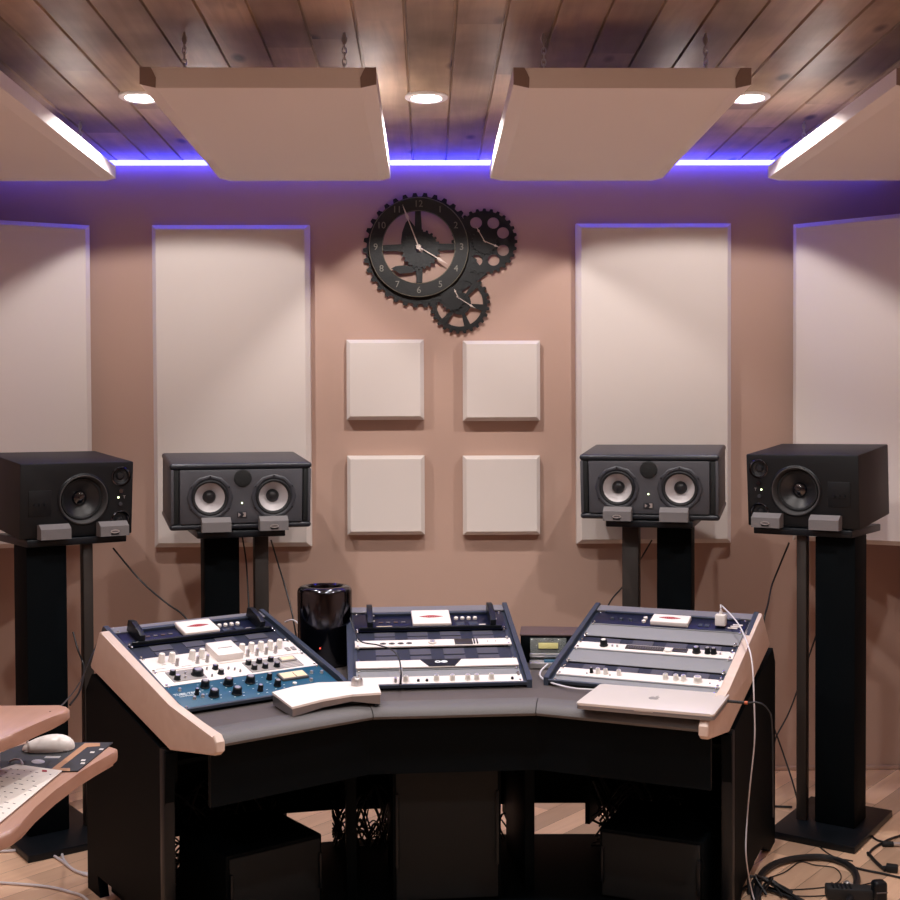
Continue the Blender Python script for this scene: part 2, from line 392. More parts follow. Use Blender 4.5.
cloud(.224, .838, 3.10, 4.27, 'hanging cream ceiling panel right of the middle lamp')
cloud(-1.71, -1.095, 3.10, 4.27, 'hanging cream ceiling panel at the far left edge of the ceiling')
cloud(1.215, 1.825, 3.10, 4.27, 'hanging cream ceiling panel at the far right edge of the ceiling')

# ------------------------------------------------------------------ gear clock
def gear_loop(cx, cy, r, teeth, td, ph=0, duty=.5):
    pts = []
    for i in range(teeth):
        a = 360 / teeth * i + ph; s = 360 / teeth
        for f, rr in ((-.30, r - td), (-.16, r), (.16, r), (.30, r - td)): pts.append((cx + rr * math.cos(R(a + f*s)), cy + rr * math.sin(R(a + f*s))))
    return pts
cc = at(418.7, 247.3, y=YB-.03)
ck = thing('gear_wall_clock', 'large dark metal clock made of open gears, pale hands, mounted high on the wall', 'clock', T((cc.x, YB-.002, cc.z)) @ Rx(90))
pm = 1 / (F / (YB - .03))      # metres per photo pixel at the clock
def g(x, y): return ((x - 337) / 5.294 * pm, -(y - 330) / 5.294 * pm)   # detail-crop coordinates
ox, oy = g(345, 343)
shape2d('outer_gear', [gear_loop(ox, oy, 303/5.294*pm, 34, .0145), circ(ox, oy, 240/5.294*pm, 60)], .003, 'bronze', ck, T((0, 0, .012)))
ro, ri = 49.6 * pm, 36.0 * pm
shape2d('dial_ring', [circ(0, 0, ro, 72), circ(0, 0, ri, 72)], .004, 'bronze2', ck, T((0, 0, .03)))
mb = MB()
for r in (ro - .0015, ri + .0005): mb.tube([(r*math.cos(2*math.pi*i/72), r*math.sin(2*math.pi*i/72), .035) for i in range(73)], .0016, 6, 1)
mb.build('dial_edging', 'trim', ck)
rn = (ro + ri) / 2
textmesh('numerals', [(str(n), rn*math.sin(R(30*n)), rn*math.cos(R(30*n)), .036) for n in range(1, 13)], 'numeral', ck, T((0, 0, .0346)), .0005)
# four spokes widening into arcs
spk = []
def wedge(a, w0, w1, r0, r1):
    c, s = math.cos(R(a)), math.sin(R(a)); f = lambda u, v: (u*c - v*s, u*s + v*c)
    return [f(r0, -w0), f(r1, -w1), f(r1, w1), f(r0, w0)]
for a in (1, 91, 181, 271):
    mb = MB(); mb.prism(wedge(a, .016, .011, .02, ri + .004), .016, .024); mb.build('spoke', 'bronze', ck, False)
# curved half-moon inner gear lower left & the large inner cog
bx, by = g(330, 335)
shape2d('inner_cog', [gear_loop(bx + .012, by - .004, .078, 22, .008, 4), circ(bx+.008, by-.002, .016, 20)], .003, 'bronze', ck, T((0, 0, .026)))
sx0, sy0 = g(300, 300)
mb = MB()
mb.prism([g(190, 440), g(215, 428), g(260, 424), g(300, 430), g(330, 420), g(345, 440), g(300, 462), g(240, 468)], .018, .023)
mb.prism([g(285, 180), g(268, 200), g(250, 250), g(244, 300), g(250, 350), g(300, 380), g(320, 300), g(318, 220)], .018, .023)
mb.build('inner_plate', 'bronze', ck, False)
def handset(par, cx, cy, ends, w, z, nm='hand'):
    for (ex, ey) in ends:
        dx, dy = ex - cx, ey - cy; L = math.hypot(dx, dy); c, s = dx / L, dy / L; f = lambda u, v: (cx + u*c - v*s, cy + u*s + v*c)
        mb = MB(); mb.prism([f(-.1*L, -w*.5), f(.62*L, -w*.45), f(.70*L, -w*1.5), f(.80*L, -w*.7), f(L, 0), f(.80*L, w*.7), f(.70*L, w*1.5), f(.62*L, w*.45), f(-.1*L, w*.5)], z, z + .0015)
        mb.build(nm, 'hand', par, False)
handset(ck, 0, 0, [g(252, 106), g(490, 420)], .0042, .0375)
MB().cyl((0, 0, .02), (0, 0, .041), .010, n=20).build('hand_boss', 'hand', ck)
x2, y2 = g(685, 298)
holes = [circ(x2 + .081*math.cos(R(a)), y2 + .081*math.sin(R(a)), .0235, 18, ry=.0225) for a in (64, 114, 164, 25, -25, -64, -113, 205)]
shape2d('side_gear', [gear_loop(x2, y2, 33*pm, 28, .010)] + holes, .003, 'bronze', ck, T((0, 0, .014)))
shape2d('side_cog', [gear_loop(x2, y2, .052, 20, .006)], .003, 'bronze', ck, T((0, 0, .022)))
handset(ck, x2, y2, [g(641, 222), g(765, 332)], .003, .027, 'small_hand')
x3, y3 = g(552, 623)
def sector(cx, cy, r0, r1, a0, a1): return circ(cx, cy, r1, 10, a0, a1) + circ(cx, cy, r0, 10, a1, a0)
shape2d('lower_gear', [gear_loop(x3, y3, 30.5*pm, 26, .011, 3)] + [sector(x3, y3, .045, .092, a+9, a+53) for a in (-12, 48, 108, 168, 228, 288)], .003, 'bronze', ck, T((0, 0, .014)))
shape2d('lower_cog', [gear_loop(*g(515, 600), .05, 18, .006)], .003, 'bronze', ck, T((0, 0, .022)))
handset(ck, *g(545, 595), [g(522, 548), g(640, 655)], .003, .027, 'small_hand')
mb = MB()
mb.prism([g(590, 420), g(640, 400), g(700, 470), g(560, 560), g(520, 520)], .008, .012)
mb.build('link_plate', 'bronze', ck, False)

# ------------------------------------------------------------------ speakers
def stand(x, y, ang, ztop, thick, thin, thin_w, label, plate=(.30, .34), base=(.29, .45), blocks=(-.1, .1), bw=.1, badge=1, tw=.125, basec=(0, .18)):
    t = thing('speaker_stand', label, 'speaker stand', T((x, y, 0)) @ Rz(ang), 'speaker stands along the wall'); bx_, by_ = basec
    MB().box((bx_, by_, .012), (*base, .024), .003).build('base_plate', 'blacksatin', t)
    MB().box((thick[0], thick[1]+.18, .024+(ztop-.049)/2), (tw, tw, ztop-.049), .004).build('column', 'black', t)
    MB().box((thin[0], thin[1]+.18, .024+(ztop-.049)/2), (thin_w, thin_w, ztop-.049), .003).build('cable_post', 'post', t)
    MB().box((0, .16, ztop-.0125), (*plate, .025), .004).build('top_plate', 'blacksatin', t)
    MB().box((0, .27, ztop+.011), (plate[0]*.8, .05, .022), .004).build('rear_riser', 'rubber', t)
    for i, b in enumerate(blocks):
        bl = MB().prism([(-.045, 0), (-.004, 0), (-.004, .048), (-.022, .05), (-.045, .034)], b - bw/2, b + bw/2, T((0, 0, ztop)) @ Matrix(((0, 0, 1, 0), (1, 0, 0, 0), (0, 1, 0, 0), (0, 0, 0, 1)))).build('stop_block', 'block', t, False)
        if i == badge:
            shape2d('badge', [circ(0, 0, .016, 24, ry=.006), circ(0, 0, .012, 24, ry=.003)], .0008, 'silver', bl, T((b, -.0465, ztop+.016)) @ Rx(90))
            MB().box((b, -.046, ztop+.009), (.026, .002, .008), .0008).build('badge_plate', 'blacksatin', bl)
    return t
def twin_speaker(x, y, z, ang, label, Wd=.497, Hh=.235, D=.335):
    t = thing('studio_monitor', label, 'speaker', T((x, y, z)) @ Rz(ang) @ Rx(5.5), 'two-cone grey monitors')
    cb_ = MB().box((0, D/2+.006, Hh/2), (Wd-.008, D-.012, Hh-.03), .006).build('cabinet', 'cabgrey', t)
    for nm, zc in (('top_cap', Hh-.011), ('bottom_cap', .011)):
        MB().box((0, D/2, zc), (Wd, D, .022), .0105, seg=4).build(nm, 'cabtop', t)
    bf = MB().box((0, .004, Hh/2), (Wd-.07, .012, Hh-.046), .002).build('baffle', 'bafflegrey', t)
    hl = [(T((s*.111, -.001, Hh*.49)) @ Rx(90), .062, .045) for s in (-1, 1)]
    bore(bf, hl); bore(cb_, hl)
    for s in (-1, 1):
        MB().box((s*(Wd/2-.022), .007, Hh/2), (.017, .01, Hh-.048), .001).build('port_slot', 'grille', t)
        MB().box((s*(Wd/2-.009), .005, Hh/2), (.010, .014, Hh-.044), .002).build('front_edge', 'bafflegrey', t)
        w = T((s*.111, -.001, Hh*.49)) @ Rx(90)
        fr = MB().lathe([(.080, -.002), (.080, .003), (.076, .006), (.070, .0065), (.064, .003), (.062, -.002), (.062, -.03)], w, 12, cap=False).build('woofer_frame', 'cabgrey', t)
        for k in range(6):
            a = R(30 + 60*k); MB().cyl(w @ Vector((.075*math.cos(a), .075*math.sin(a), .004)), w @ Vector((.075*math.cos(a), .075*math.sin(a), .0085)), .0028, n=8).build('bolt', 'blacksatin', fr)
        MB().lathe([(.0625, .001), (.062, .005), (.059, .008), (.054, .006), (.0515, .0), (.0515, -.004)], w, 40, cap=False).build('surround', 'rubber', fr)
        MB().lathe([(.0525, -.002), (.0515, -.001), (.021, -.0265), (.021, -.0275)], w, 40, cap=False).build('cone', 'cone', fr)
        MB().lathe([(.0235, -.028), (.0225, -.022), (.017, -.013), (.010, -.009), (0, -.0075)], w, 28, cap=False).build('dust_cap', 'conedark', fr)
    w = T((0.002, -.002, Hh*.775)) @ Rx(90)
    MB().lathe([(.031, -.002), (.031, .002), (.029, .004), (.020, .0055), (0, .006)], w, 32, cap=False).build('tweeter_grille', 'grille', t)
    MB().lathe([(.0028, 0), (.0028, .002), (0, .003)], T((0, -.002, Hh*.40)) @ Rx(90), 12, cap=False).build('power_light', 'led', t)
    lg = MB().box((0, -.003, Hh*.225), (.034, .002, .022), .0006).build('logo_plate', 'cabtop', t)
    shape2d('logo_mark', [[(-.013, -.008), (-.004, 0), (-.013, .008)], [(.014, -.008), (.002, -.008), (.007, 0), (.002, .008), (.014, .008)]], .0004, 'silver', lg, T((0, -.0044, Hh*.225)) @ Rx(90))
    return t
def three_way(x, y, z, ang, label, mir=1, Wd=.385, Hh=.25, D=.36):
    t = thing('studio_monitor', label, 'speaker', T((x, y, z)) @ Rz(ang) @ Rx(5), 'black three-way monitors')
    cb_ = MB().box((0, D/2, Hh/2), (Wd, D, Hh), .004).build('cabinet', 'blackcab', t)
    u = lambda f: mir * (f - .5) * Wd
    w = T((u(.55), -.001, Hh*.50)) @ Rx(90)
    bore(cb_, [(w, .082, .05), (T((u(.885), -.001, Hh*.8)) @ Rx(90), .0275, .02), (T((u(.885), -.001, Hh*.19)) @ Rx(90), .0275, .02)])
    fr = MB().lathe([(.089, -.002), (.089, .001), (.085, .004), (.0825, .002), (.082, -.03)], w, 48, cap=False).build('woofer_frame', 'blacksatin', t)
    MB().lathe([(.0835, .003), (.082, .006), (.080, .006), (.078, .002), (.073, -.016), (.0715, -.020)], w, 56, cap=False).build('trim_ring', 'rim', fr)
    MB().lathe([(.0725, -.020), (.069, -.014), (.064, -.014), (.060, -.019)], w, 48, cap=False).build('surround', 'rubber', fr)
    MB().lathe([(.0605, -.019), (.025, -.040)], w, 48, cap=False).build('cone', 'conedark', fr)
    MB().lathe([(.026, -.040), (.022, -.030), (.012, -.024), (0, -.022)], w, 28, cap=False).build('dust_cap', 'blackgloss', fr)
    for f, v, nm in ((.885, .80, 'tweeter'), (.885, .19, 'midrange')):
        w = T((u(f), -.001, Hh*v)) @ Rx(90)
        q = MB().lathe([(.034, -.001), (.034, .0015), (.031, .004), (.0275, .003), (.0265, -.012)], w, 36, cap=False).build(nm + '_ring', 'macbody', t)
        MB().lathe([(.0275, .001), (.024, -.006), (.014, -.009), (.010, -.004), (0, -.001)], w, 32, cap=False).build(nm + '_dome', 'conedark', q)
    for dv, r, mm in ((.10, .008, 'blackgloss'), (-.08, .006, 'cabgrey')):
        MB().cyl((u(.885), 0, Hh*(.5+dv)), (u(.885), -.006, Hh*(.5+dv)), r, n=16).build('trim_knob', mm, t)
    MB().lathe([(.003, 0), (.003, .002), (0, .003)], T((u(.865), -.001, Hh*.51)) @ Rx(90), 12, cap=False).build('power_light', 'led', t)
    textmesh('control_marks', [('T', u(.92), Hh*.51, .014)], 'silver', t, T((0, -.0008, 0)) @ Rx(90), .0003)
    pl = MB().box((u(.17), -.001, Hh*.47), (.075, .003, .085), .0012).build('control_plate', 'blackcab', t)
    for k in range(3): MB().cyl((u(.17)+(k-1)*.017, -.003, Hh*.45), (u(.17)+(k-1)*.017, -.008, Hh*.45), .005, n=12).build('trim_pot', 'blacksatin', pl)
    return t
stand(-1.183, 4.057, 36, 1.018, (-.092, -.08), (.046, -.14), .034, 'black pedestal stand under the far left black speaker', blocks=(-.085, .115), badge=1, plate=(.34, .34), basec=(-.074, .085), tw=.135)
stand(1.274, 4.057, -36, 1.033, (.100, -.08), (-.012, -.14), .034, 'black pedestal stand under the far right black speaker', blocks=(-.115, .085), badge=0, plate=(.34, .34), basec=(.074, .085), tw=.135)
stand(-.657, 4.232, 17, 1.022, (-.055, 0), (.085, -.06), .05, 'black pedestal stand under the left grey twin-cone speaker', blocks=(-.092, .108), badge=1, plate=(.31, .32))
stand(.788, 4.270, -18, 1.045, (.076, 0), (-.08, -.06), .06, 'black pedestal stand under the right grey twin-cone speaker', blocks=(-.108, .092), badge=0, plate=(.31, .32))
three_way(-1.183, 4.057, 1.020, 36, 'black three-way speaker on the far left stand', 1)
three_way(1.274, 4.057, 1.035, -36, 'black three-way speaker on the far right stand', -1)
twin_speaker(-.657, 4.232, 1.026, 17, 'charcoal grey speaker with two silver cones, left of the gear clock')
twin_speaker(.788, 4.270, 1.047, -18, 'charcoal grey speaker with two silver cones, right of the gear clock')

# ------------------------------------------------------------------ console
def d2(a): return Vector((math.cos(R(a)), math.sin(R(a))))
aL, aC, aR = 36.0, 4.5, -25.3
P1 = Vector((-.236, 3.445)); P2 = Vector((.336, 3.482)); P0 = P1 - d2(aL) * .525; P3 = P2 + d2(aR) * .528
SLP = 16.0; ZB = .64; BL = .533; BW = .507
OL = P0 + d2(aL) * .012; OC = Vector((-.219, 3.415)); OR = P2 + d2(aR) * .010 + Vector((0, .005))
BAYS = {'L': (OL, aL), 'C': (OC, aC), 'R': (OR, aR)}
def bay(b): o, a = BAYS[b]; return T((o.x, o.y, ZB)) @ Rz(a) @ Rx(SLP)
def plan(b): o, a = BAYS[b]; return T((o.x, o.y, 0)) @ Rz(a)
con = thing('studio_console', 'wide angled black mixing console desk with pale wooden end cheeks and padded armrest', 'studio desk', T((.05, 3.4, 0)))
ci = con.matrix_world.inverted()
def offs(d):
    """rack line offset towards the camera by d"""
    A = [(P0, aL), (P2, aR)]; n = lambda a: Vector((math.sin(R(a)), -math.cos(R(a))))
    aM = math.degrees(math.atan2(P2.y-P1.y, P2.x-P1.x))
    lines = [(P0 + n(aL)*d, d2(aL)), (P1 + n(aM)*d, d2(aM)), (P2 + n(aR)*d, d2(aR))]
    def inter(l, k):
        (p, u), (q, v) = l, k; det = u.x*-v.y + v.x*u.y; t = ((q.x-p.x)*-v.y + v.x*(q.y-p.y)) / det; return p + u*t
    return [P0 + n(aL)*d, inter(lines[0], lines[1]), inter(lines[1], lines[2]), P3 + n(aR)*d]
# worktop (under the racks, between them and as far as the crease)
dback = .50
cr = offs(.163); wl = []
for b in ('R', 'C', 'L'):
    m = plan(b)
    for u in ((BW, 0) if True else ()): q = m @ Vector((u, dback if b != 'C' else .49, 0)); wl.append(Vector((q.x, q.y)))
top = [Vector(p) for p in cr] + wl
mb = MB(); mb.prism([(p.x, p.y) for p in top], .600, .628, ci); mb.build('worktop', 'worktop', con, False)
# armrest pads
secs = [(.160, .631), (.178, .6335), (.205, .632), (.225, .627), (.238, .618), (.243, .607), (.236, .599), (.22, .597), (.160, .597)]
rows = [offs(d) for d, z in secs]
for i in range(3):
    mb = MB(); bm = mb.bm; L = []
    for (d, z), r in zip(secs, rows):
        a, b = r[i], r[i+1]; dv = (b - a).normalized() * .0012; L.append((bm.verts.new(ci @ Vector((a.x+dv.x, a.y+dv.y, z))), bm.verts.new(ci @ Vector((b.x-dv.x, b.y-dv.y, z)))))
    n = len(L)
    for k in range(n): j = (k+1) % n; bm.faces.new((L[k][0], L[k][1], L[j][1], L[j][0]))
    bm.faces.new([l[0] for l in L]); bm.faces.new([l[1] for l in L][::-1])
    mb.build('armrest_pad', 'vinyl', con)
# fascia under the armrest
fa, fb = offs(.20), offs(.185)
for i in range(3):
    a, b, c, d = fa[i], fa[i+1], fb[i+1], fb[i]
    MB().prism([(p.x, p.y) for p in (a, b, c, d)], .44, .597, ci).build('front_fascia', 'black', con, False)
    q = (a + b) / 2; 
# bays
for b in 'LCR':
    m = ci @ plan(b); bb = ci @ bay(b); sl = math.tan(R(SLP)); dd = BL * math.cos(R(SLP)); 
    rot = Matrix(((0, 0, 1, 0), (1, 0, 0, 0), (0, 1, 0, 0), (0, 0, 0, 1)))   # prism(y,z) extruded in x
    sidep = [(0, .632), (0, .652), (.04, .652 + .04*sl + .004), (dd, ZB + dd*sl + .014), (dd + .012, ZB + dd*sl), (dd + .012, .625), (0, .625)]
    carc = [(.03, .625), (dd + .012, .625), (dd + .012, .10), (dd - .12, .10), (dd - .12, .45), (.03, .45)]
    for x0 in (-.012, BW - .003):
        MB().prism(sidep, x0, x0 + .015, m @ rot).build('rack_side', 'rail', con, False)
        MB().prism(carc, x0, x0 + .015, m @ rot).build('carcass_side', 'black', con, False)
    MB().box((BW/2, .004, .001), (BW-.004, .008, .010), .001, bb).build('front_rail', 'rail', con, False)
    MB().box((BW/2, BL-.019, .004), (BW-.004, .040, .006), .001, bb).build('top_rail', 'lip', con, False)  # lighter than the other rails; the light it catches is put into its colour
    for u in (.009, BW-.009):
        MB().box((u, BL/2, -.003), (.018, BL-.02, .003), 0, bb).build('rack_rail', 'rail', con, False)
    MB().box((BW/2, dd - .003, (.13 + ZB + dd*sl - .01)/2), (BW, .014, ZB + dd*sl - .01 - .13), 0, m).build('back_panel', 'black', con, False)
    MB().box((BW/2, dd - .17, .455), (BW - .006, .33, .012), 0, m).build('equipment_shelf', 'black', con, False)
# wooden cheeks
ckp = [(0.272, .598), (.272, .622), (.256, .637), (0, .658), (-BL*math.cos(R(SLP))+.005, .798), (-.525, .795), (-.66, .680), (-.655, .670), (.0, .545), (.255, .586)]
for b, u0, bk in (('L', -.020, 0), ('R', BW+.008, 1)):
    ckp[4], ckp[5] = ((-.505, .798), (-.525, .795)) if bk else ((-.470, .792), (-.490, .788))
    ckp[6] = (-.66, .680) if bk else (-.565, .680); ckp[7] = (-.655, .670) if bk else (-.56, .670)
    m = ci @ plan(b); rot = Matrix(((0, 0, 1, 0), (-1, 0, 0, 0), (0, 1, 0, 0), (0, 0, 0, 1)))
    MB().prism(ckp, u0 - .013, u0 + .013, m @ rot, .006).build('wooden_cheek', 'maple', con)
    # outer leg panel: from cheek to floor
    e = -.76 if bk else -.60
    leg = [(-.02, .53), (e+.05, .655), (e, .60), (e, 0), (e+.1, 0), (-.52, .06), (-.20, .06), (-.14, 0), (-.06, 0)]
    MB().prism(leg, u0 - .014, u0 + .014, m @ rot).build('end_panel', 'black', con, False)
    MB().box((u0, .045, .27), (.032, .03, .54), .004, m).build('front_stile', 'blacksatin', con)
MB().prism([(p.x, p.y) for p in top], .012, .035, ci).build('floor_shade_sheet', 'black', con, False)  # black sheet added on the floor, for the dark shade under the console
for i, j in ((1, 2), (3, 4)):
    a, b = wl[i], wl[j]; n_ = (b - a).normalized(); p_ = Vector((-n_.y, n_.x)) * .007
    MB().prism([(q.x, q.y) for q in (a - p_, b - p_, b + p_, a + p_)], .14, .60, ci).build('corner_filler', 'black', con, False)
# inner legs, cross members under the desk
for b, u in (('C', -.005), ('C', BW + .005)):
    m = ci @ plan(b)
    MB().box((u, .20, .30), (.03, .38, .60), .003, m).build('inner_leg', 'black', con)
# equipment under the desk
def floor_box(b, x, y, w, d, h, label, z=.035, mt='black'):
    t = thing('equipment_case', label, 'equipment case', plan(b) @ T((x, y, z)), 'black cases under the console')
    MB().box((0, 0, h/2), (w, d, h), .006).build('case_body', mt, t)
    MB().box((0, -d/2-.003, h/2), (w-.02, .006, h-.02), .002).build('front_grille', 'grille', t)
    for s in (-1, 1): MB().box((s*(w/2-.012), -d/2-.008, h/2), (.008, .012, h*.5), .002).build('handle', 'blacksatin', t)
    return t
floor_box('C', .265, .12, .31, .34, .42, 'black equipment case on the floor under the middle of the console')
floor_box('L', .27, .14, .30, .30, .20, 'low black equipment case on the floor under the left rack')
floor_box('R', .31, .14, .30, .30, .20, 'low black equipment case on the floor under the right rack')

# ------------------------------------------------------------------ rack units
U0 = .0122; UW = .4826
def screws(t, h, mt='chrome'):
    for x in (.009, UW-.009):
        for y in ((.007, h-.007) if h > .03 else (h/2,)):
            MB().lathe([(.0042, .004), (.0042, .006), (.0025, .0078), (0, .008)], T((x, y, 0)), 10, cap=False).build('screw', mt, t)
def unit(b, v, h, face, label, name='rack_unit', cat='rack equipment', group=None, z=0, depth=.10, dome=True):
    t = thing(name, label, cat, bay(b) @ T((U0, v, 0)), group)
    MB().box((UW/2, h/2, .002+z), (UW, h-.002, .005), .0008).build('faceplate', face, t)
    if depth: MB().box((UW/2, h/2, -.003-depth/2), (UW-.045, h-.006, depth-.004)).build('chassis', 'black', t, False)
    screws(t, h)
    return t
def knob(t, x, y, r, h, mt, base=None, z=.0045, cap=None, nm='knob'):
    w = T((x, y, z))
    prof = [(r*1.12, 0), (r*1.12, h*.12), (r, h*.2), (r*.92, h*.9), (r*.8, h), (0, h)]
    k = MB().lathe(prof, w, 18, cap=False).build(nm, mt, t)
    if cap: MB().lathe([(r*.62, h), (r*.6, h+.0012), (0, h+.0015)], w, 14, cap=False).build('knob_cap', cap, k)
    return k
def vent(b, v, h, label):
    t = thing('vent_panel', label, 'rack panel', bay(b) @ T((U0, v, 0)), 'slotted vent panels in the racks')
    MB().box((UW/2, h/2, -.004), (UW, h-.001, .003)).build('backing', 'vent', t, False)
    n = 4; seg = (UW - .07) / n
    rowsn = max(1, round(h / .0445))
    for k in range(n):
        for r in range(rowsn):
            x0 = .06 + k*seg
            MB().box((x0 + seg*.33, h*(r+.5)/rowsn, -.0015), (seg*.62, h/rowsn*.80, .002)).build('slat_section', 'ventlight', t, False)
    screws(t, h)
    return t
def blank(b, v, h, label):
    t = thing('blank_panel', label, 'rack panel', bay(b) @ T((U0, v, 0)), 'plain grey blanking panels')
    mb = MB(); mb.box((UW/2, h/2, .001), (UW, h-.002, .003), .0008); mb.build('plate', 'blank', t)
    mb = MB(); mb.box((UW/2, h-.003, .0035), (UW, .004, .004), .001); mb.build('folded_edge', 'blank', t)
    screws(t, h)
    return t
def emblem(t, x, y, w, z, mt='red', s=1):
    pts = [(-w/2, 0), (-w*.3, w*.07), (-w*.1, w*.12), (w*.1, w*.12), (w*.3, w*.07), (w/2, 0), (w*.3, -w*.05), (w*.1, -w*.09), (-w*.1, -w*.09), (-w*.3, -w*.05)]
    slots = [[(a*w, -w*.035), (a*w+w*.03, -w*.035), (a*w+w*.03, w*.035), (a*w, w*.035)] for a in (-.27, -.17, -.07, .03, .13, .23)]
    shape2d('red_emblem', [pts] + slots, .0004, mt, t, T((x, y, z)))
def patch_unit(b, v, h, label, px=.20, pw=.12, py=None, handles=(.055, .435)):
    t = unit(b, v, h, 'faceblue', label, 'master_section_unit', group='dark rack units with a white badge plate')
    MB().box((UW/2, h-.012, .008), (UW*.84, .014, .010), .002).build('upper_edge', 'rail', t)
    MB().box((UW/2, .006, .008), (UW-.03, .010, .012), .002).build('lower_edge', 'blacksatin', t)
    pc = px + pw/2
    p = MB().box((pc, h*.52, .012), (pw, h*.80, .016), .004, seg=3).build('badge_plate', 'white', t)
    emblem(p, pc, h*.50, pw*.62, .0206)
    for k in range(4):
        MB().lathe([(.0068, 0), (.0068, .006), (.005, .008), (0, .0085)], T((px+pw+.020+.0205*k, h*.58, .0045)), 16, cap=False).build('push_button', 'whiteknob', t)
    for k in range(2): MB().box((px+pw+.030+.042*k, h*.28, .006), (.028, h*.18, .004), .001).build('button_pad', 'rail', t)
    MB().box((px+pw+.10, h*.2, .006), (.022, .008, .003), .001).build('label_strip', 'white', t)
    MB().box((handles[0]+.045, h*.17, .006), (.05, .011, .003), .001).build('label_strip', 'meter', t)
    for k in range(4):
        MB().box((handles[0]+.035+.024*k, h*.45, .0055), (.013, .007, .003), .0006).build('display_mark', 'ink' if k % 2 else 'purplebrown', t)
    for x in handles:
        MB().prism([(.004, .004), (h-.002, .004), (h-.004, .040), (h*.75, .046), (h*.28, .040), (.004, .032)], x-.009, x+.009, Matrix(((0, 0, 1, 0), (1, 0, 0, 0), (0, 1, 0, 0), (0, 0, 0, 1))), .002).build('handle', 'blacksatin', t)
        hh = t
        for yy in (.3, .62): MB().lathe([(.004, 0), (.004, .003), (0, .004)], T((x+.012, h*yy, .018)), 10, cap=False).build('handle_bolt', 'silver', t)
    return t
# --- left bay
t = unit('L', .006, .132, 'teal', 'blue rack compressor with black knobs and cream meter, lowest in the left rack', 'blue_compressor')
for x, y, r in ((.104, .1, .0125), (.105, .044, .0135), (.172, .094, .0135), (.171, .038, .0135), (.237, .089, .0135)):
    knob(t, x, y, r, .020, 'blacksatin', cap='silver')
for x, y, r in ((.241, .035, .008), (.298, .091, .008), (.302, .048, .010), (.065, .066, .006)):
    knob(t, x, y, r, .018, 'blacksatin', cap='silver')
mf = MB().box((.372, .086, .007), (.085, .040, .008), .001).build('meter_frame', 'ink', t)
MB().box((.372, .086, .0115), (.077, .032, .002)).build('meter_dial', 'meter', mf)
MB().box((.375, .082, .013), (.0012, .026, .001), 0, ).build('meter_needle', 'blacksatin', mf)
for x, y in ((.03, .10), (.048, .044), (.436, .09), (.411, .047), (.466, .083), (.074, .048)):
    knob(t, x, y, .0048, .008, 'silver', nm='toggle')
MB().lathe([(.006, 0), (.006, .004), (0, .006)], T((.355, .044, .0045)), 14, cap=False).build('indicator_lamp', 'whiteknob', t)
textmesh('lettering', [('TUBE-TECH', .043, .078, .015), ('COMPRESSOR', .04, .066, .008)], 'inkwhite', t, T((0, 0, .0048)), .0002)
mb = MB()
for x, y in ((.104, .1), (.105, .044), (.172, .094), (.171, .038), (.237, .089), (.298, .091), (.302, .048), (.241, .035)):
    for a in (-140, -40, 40, 140, 90): mb.box((x + .021*math.sin(R(a)), y + .021*math.cos(R(a)), .0049), (.005, .0016, .0005))
mb.build('scale_marks', 'inkwhite', t, False)
t = unit('L', .138, .089, 'white', 'white rack preamp with black knobs on grey insets, above the blue unit', 'white_preamp')
MB().box((.085, .048, .0052), (.10, .062, .002), .0006).build('grey_inset', 'greyplate', t)
MB().box((.355, .042, .0052), (.17, .066, .002), .0006).build('grey_inset', 'greyplate', t)
for x, y, r, h in ((.050, .062, .009, .014), (.05, .030, .009, .014), (.116, .042, .0165, .018), (.18, .062, .0085, .013), (.182, .030, .0085, .013),
                (.283, .060, .009, .014), (.318, .060, .009, .014), (.356, .061, .009, .014), (.286, .028, .009, .014), (.32, .026, .009, .014), (.357, .024, .009, .014)):
    knob(t, x, y, r, h, 'blacksatin', cap='silver')
for x, y in ((.075, .032), (.085, .055), (.215, .05), (.23, .04), (.24, .025), (.15, .02), (.155, .065)):
    knob(t, x, y, .003, .008, 'silver', nm='toggle')
mf = MB().box((.408, .055, .008), (.05, .028, .006), .001).build('meter_frame', 'greyplate', t)
MB().box((.408, .055, .0115), (.042, .018, .001)).build('meter_dial', 'meter', mf)
mb = MB()
for k in range(4): mb.box((.405, .012+.009*k, .0064), (.06, .0012, .0005))
mb.build('legend_lines', 'white', t, False)
t = unit('L', .228, .089, 'white', 'white rack equaliser with tall ivory knobs and a raised centre cover', 'white_equaliser')
for x, y in ((.052, .055), (.082, .053), (.144, .052), (.174, .053), (.302, .052), (.333, .053), (.364, .052), (.395, .051), (.426, .05)):
    knob(t, x, y, .0095, .026, 'whiteknob')
for x, y in ((.085, .022), (.147, .021), (.177, .020), (.306, .021), (.336, .02), (.367, .02), (.398, .02)):
    knob(t, x, y, .0055, .022, 'silver', nm='small_knob')
p = MB().box((.247, .055, .014), (.082, .088, .022), .002).build('centre_cover', 'white', t)
MB().box((.247, .055, .0254), (.045, .004, .0006)).build('cover_lettering', 'greyplate', p)
for x in (.445, .465): MB().box((x, .03, .006), (.012, .02, .004), .001).build('switch', 'greyplate', t)
mb = MB()
for x in (.052, .082, .144, .174, .302, .333, .364, .395): mb.box((x, .036, .0049), (.014, .0014, .0005))
mb.box((.035, .015, .0049), (.03, .0014, .0005)); mb.box((.11, .012, .0049), (.03, .0014, .0005)); mb.build('legend_lines', 'ink', t, False)
vent('L', .318, .084, 'dark slotted vent panel in the left rack, above the white equaliser')
patch_unit('L', .404, .104, 'dark blue rack unit with white badge plate and black handles, top of the left rack', px=.183, pw=.115, handles=(.045, .437))
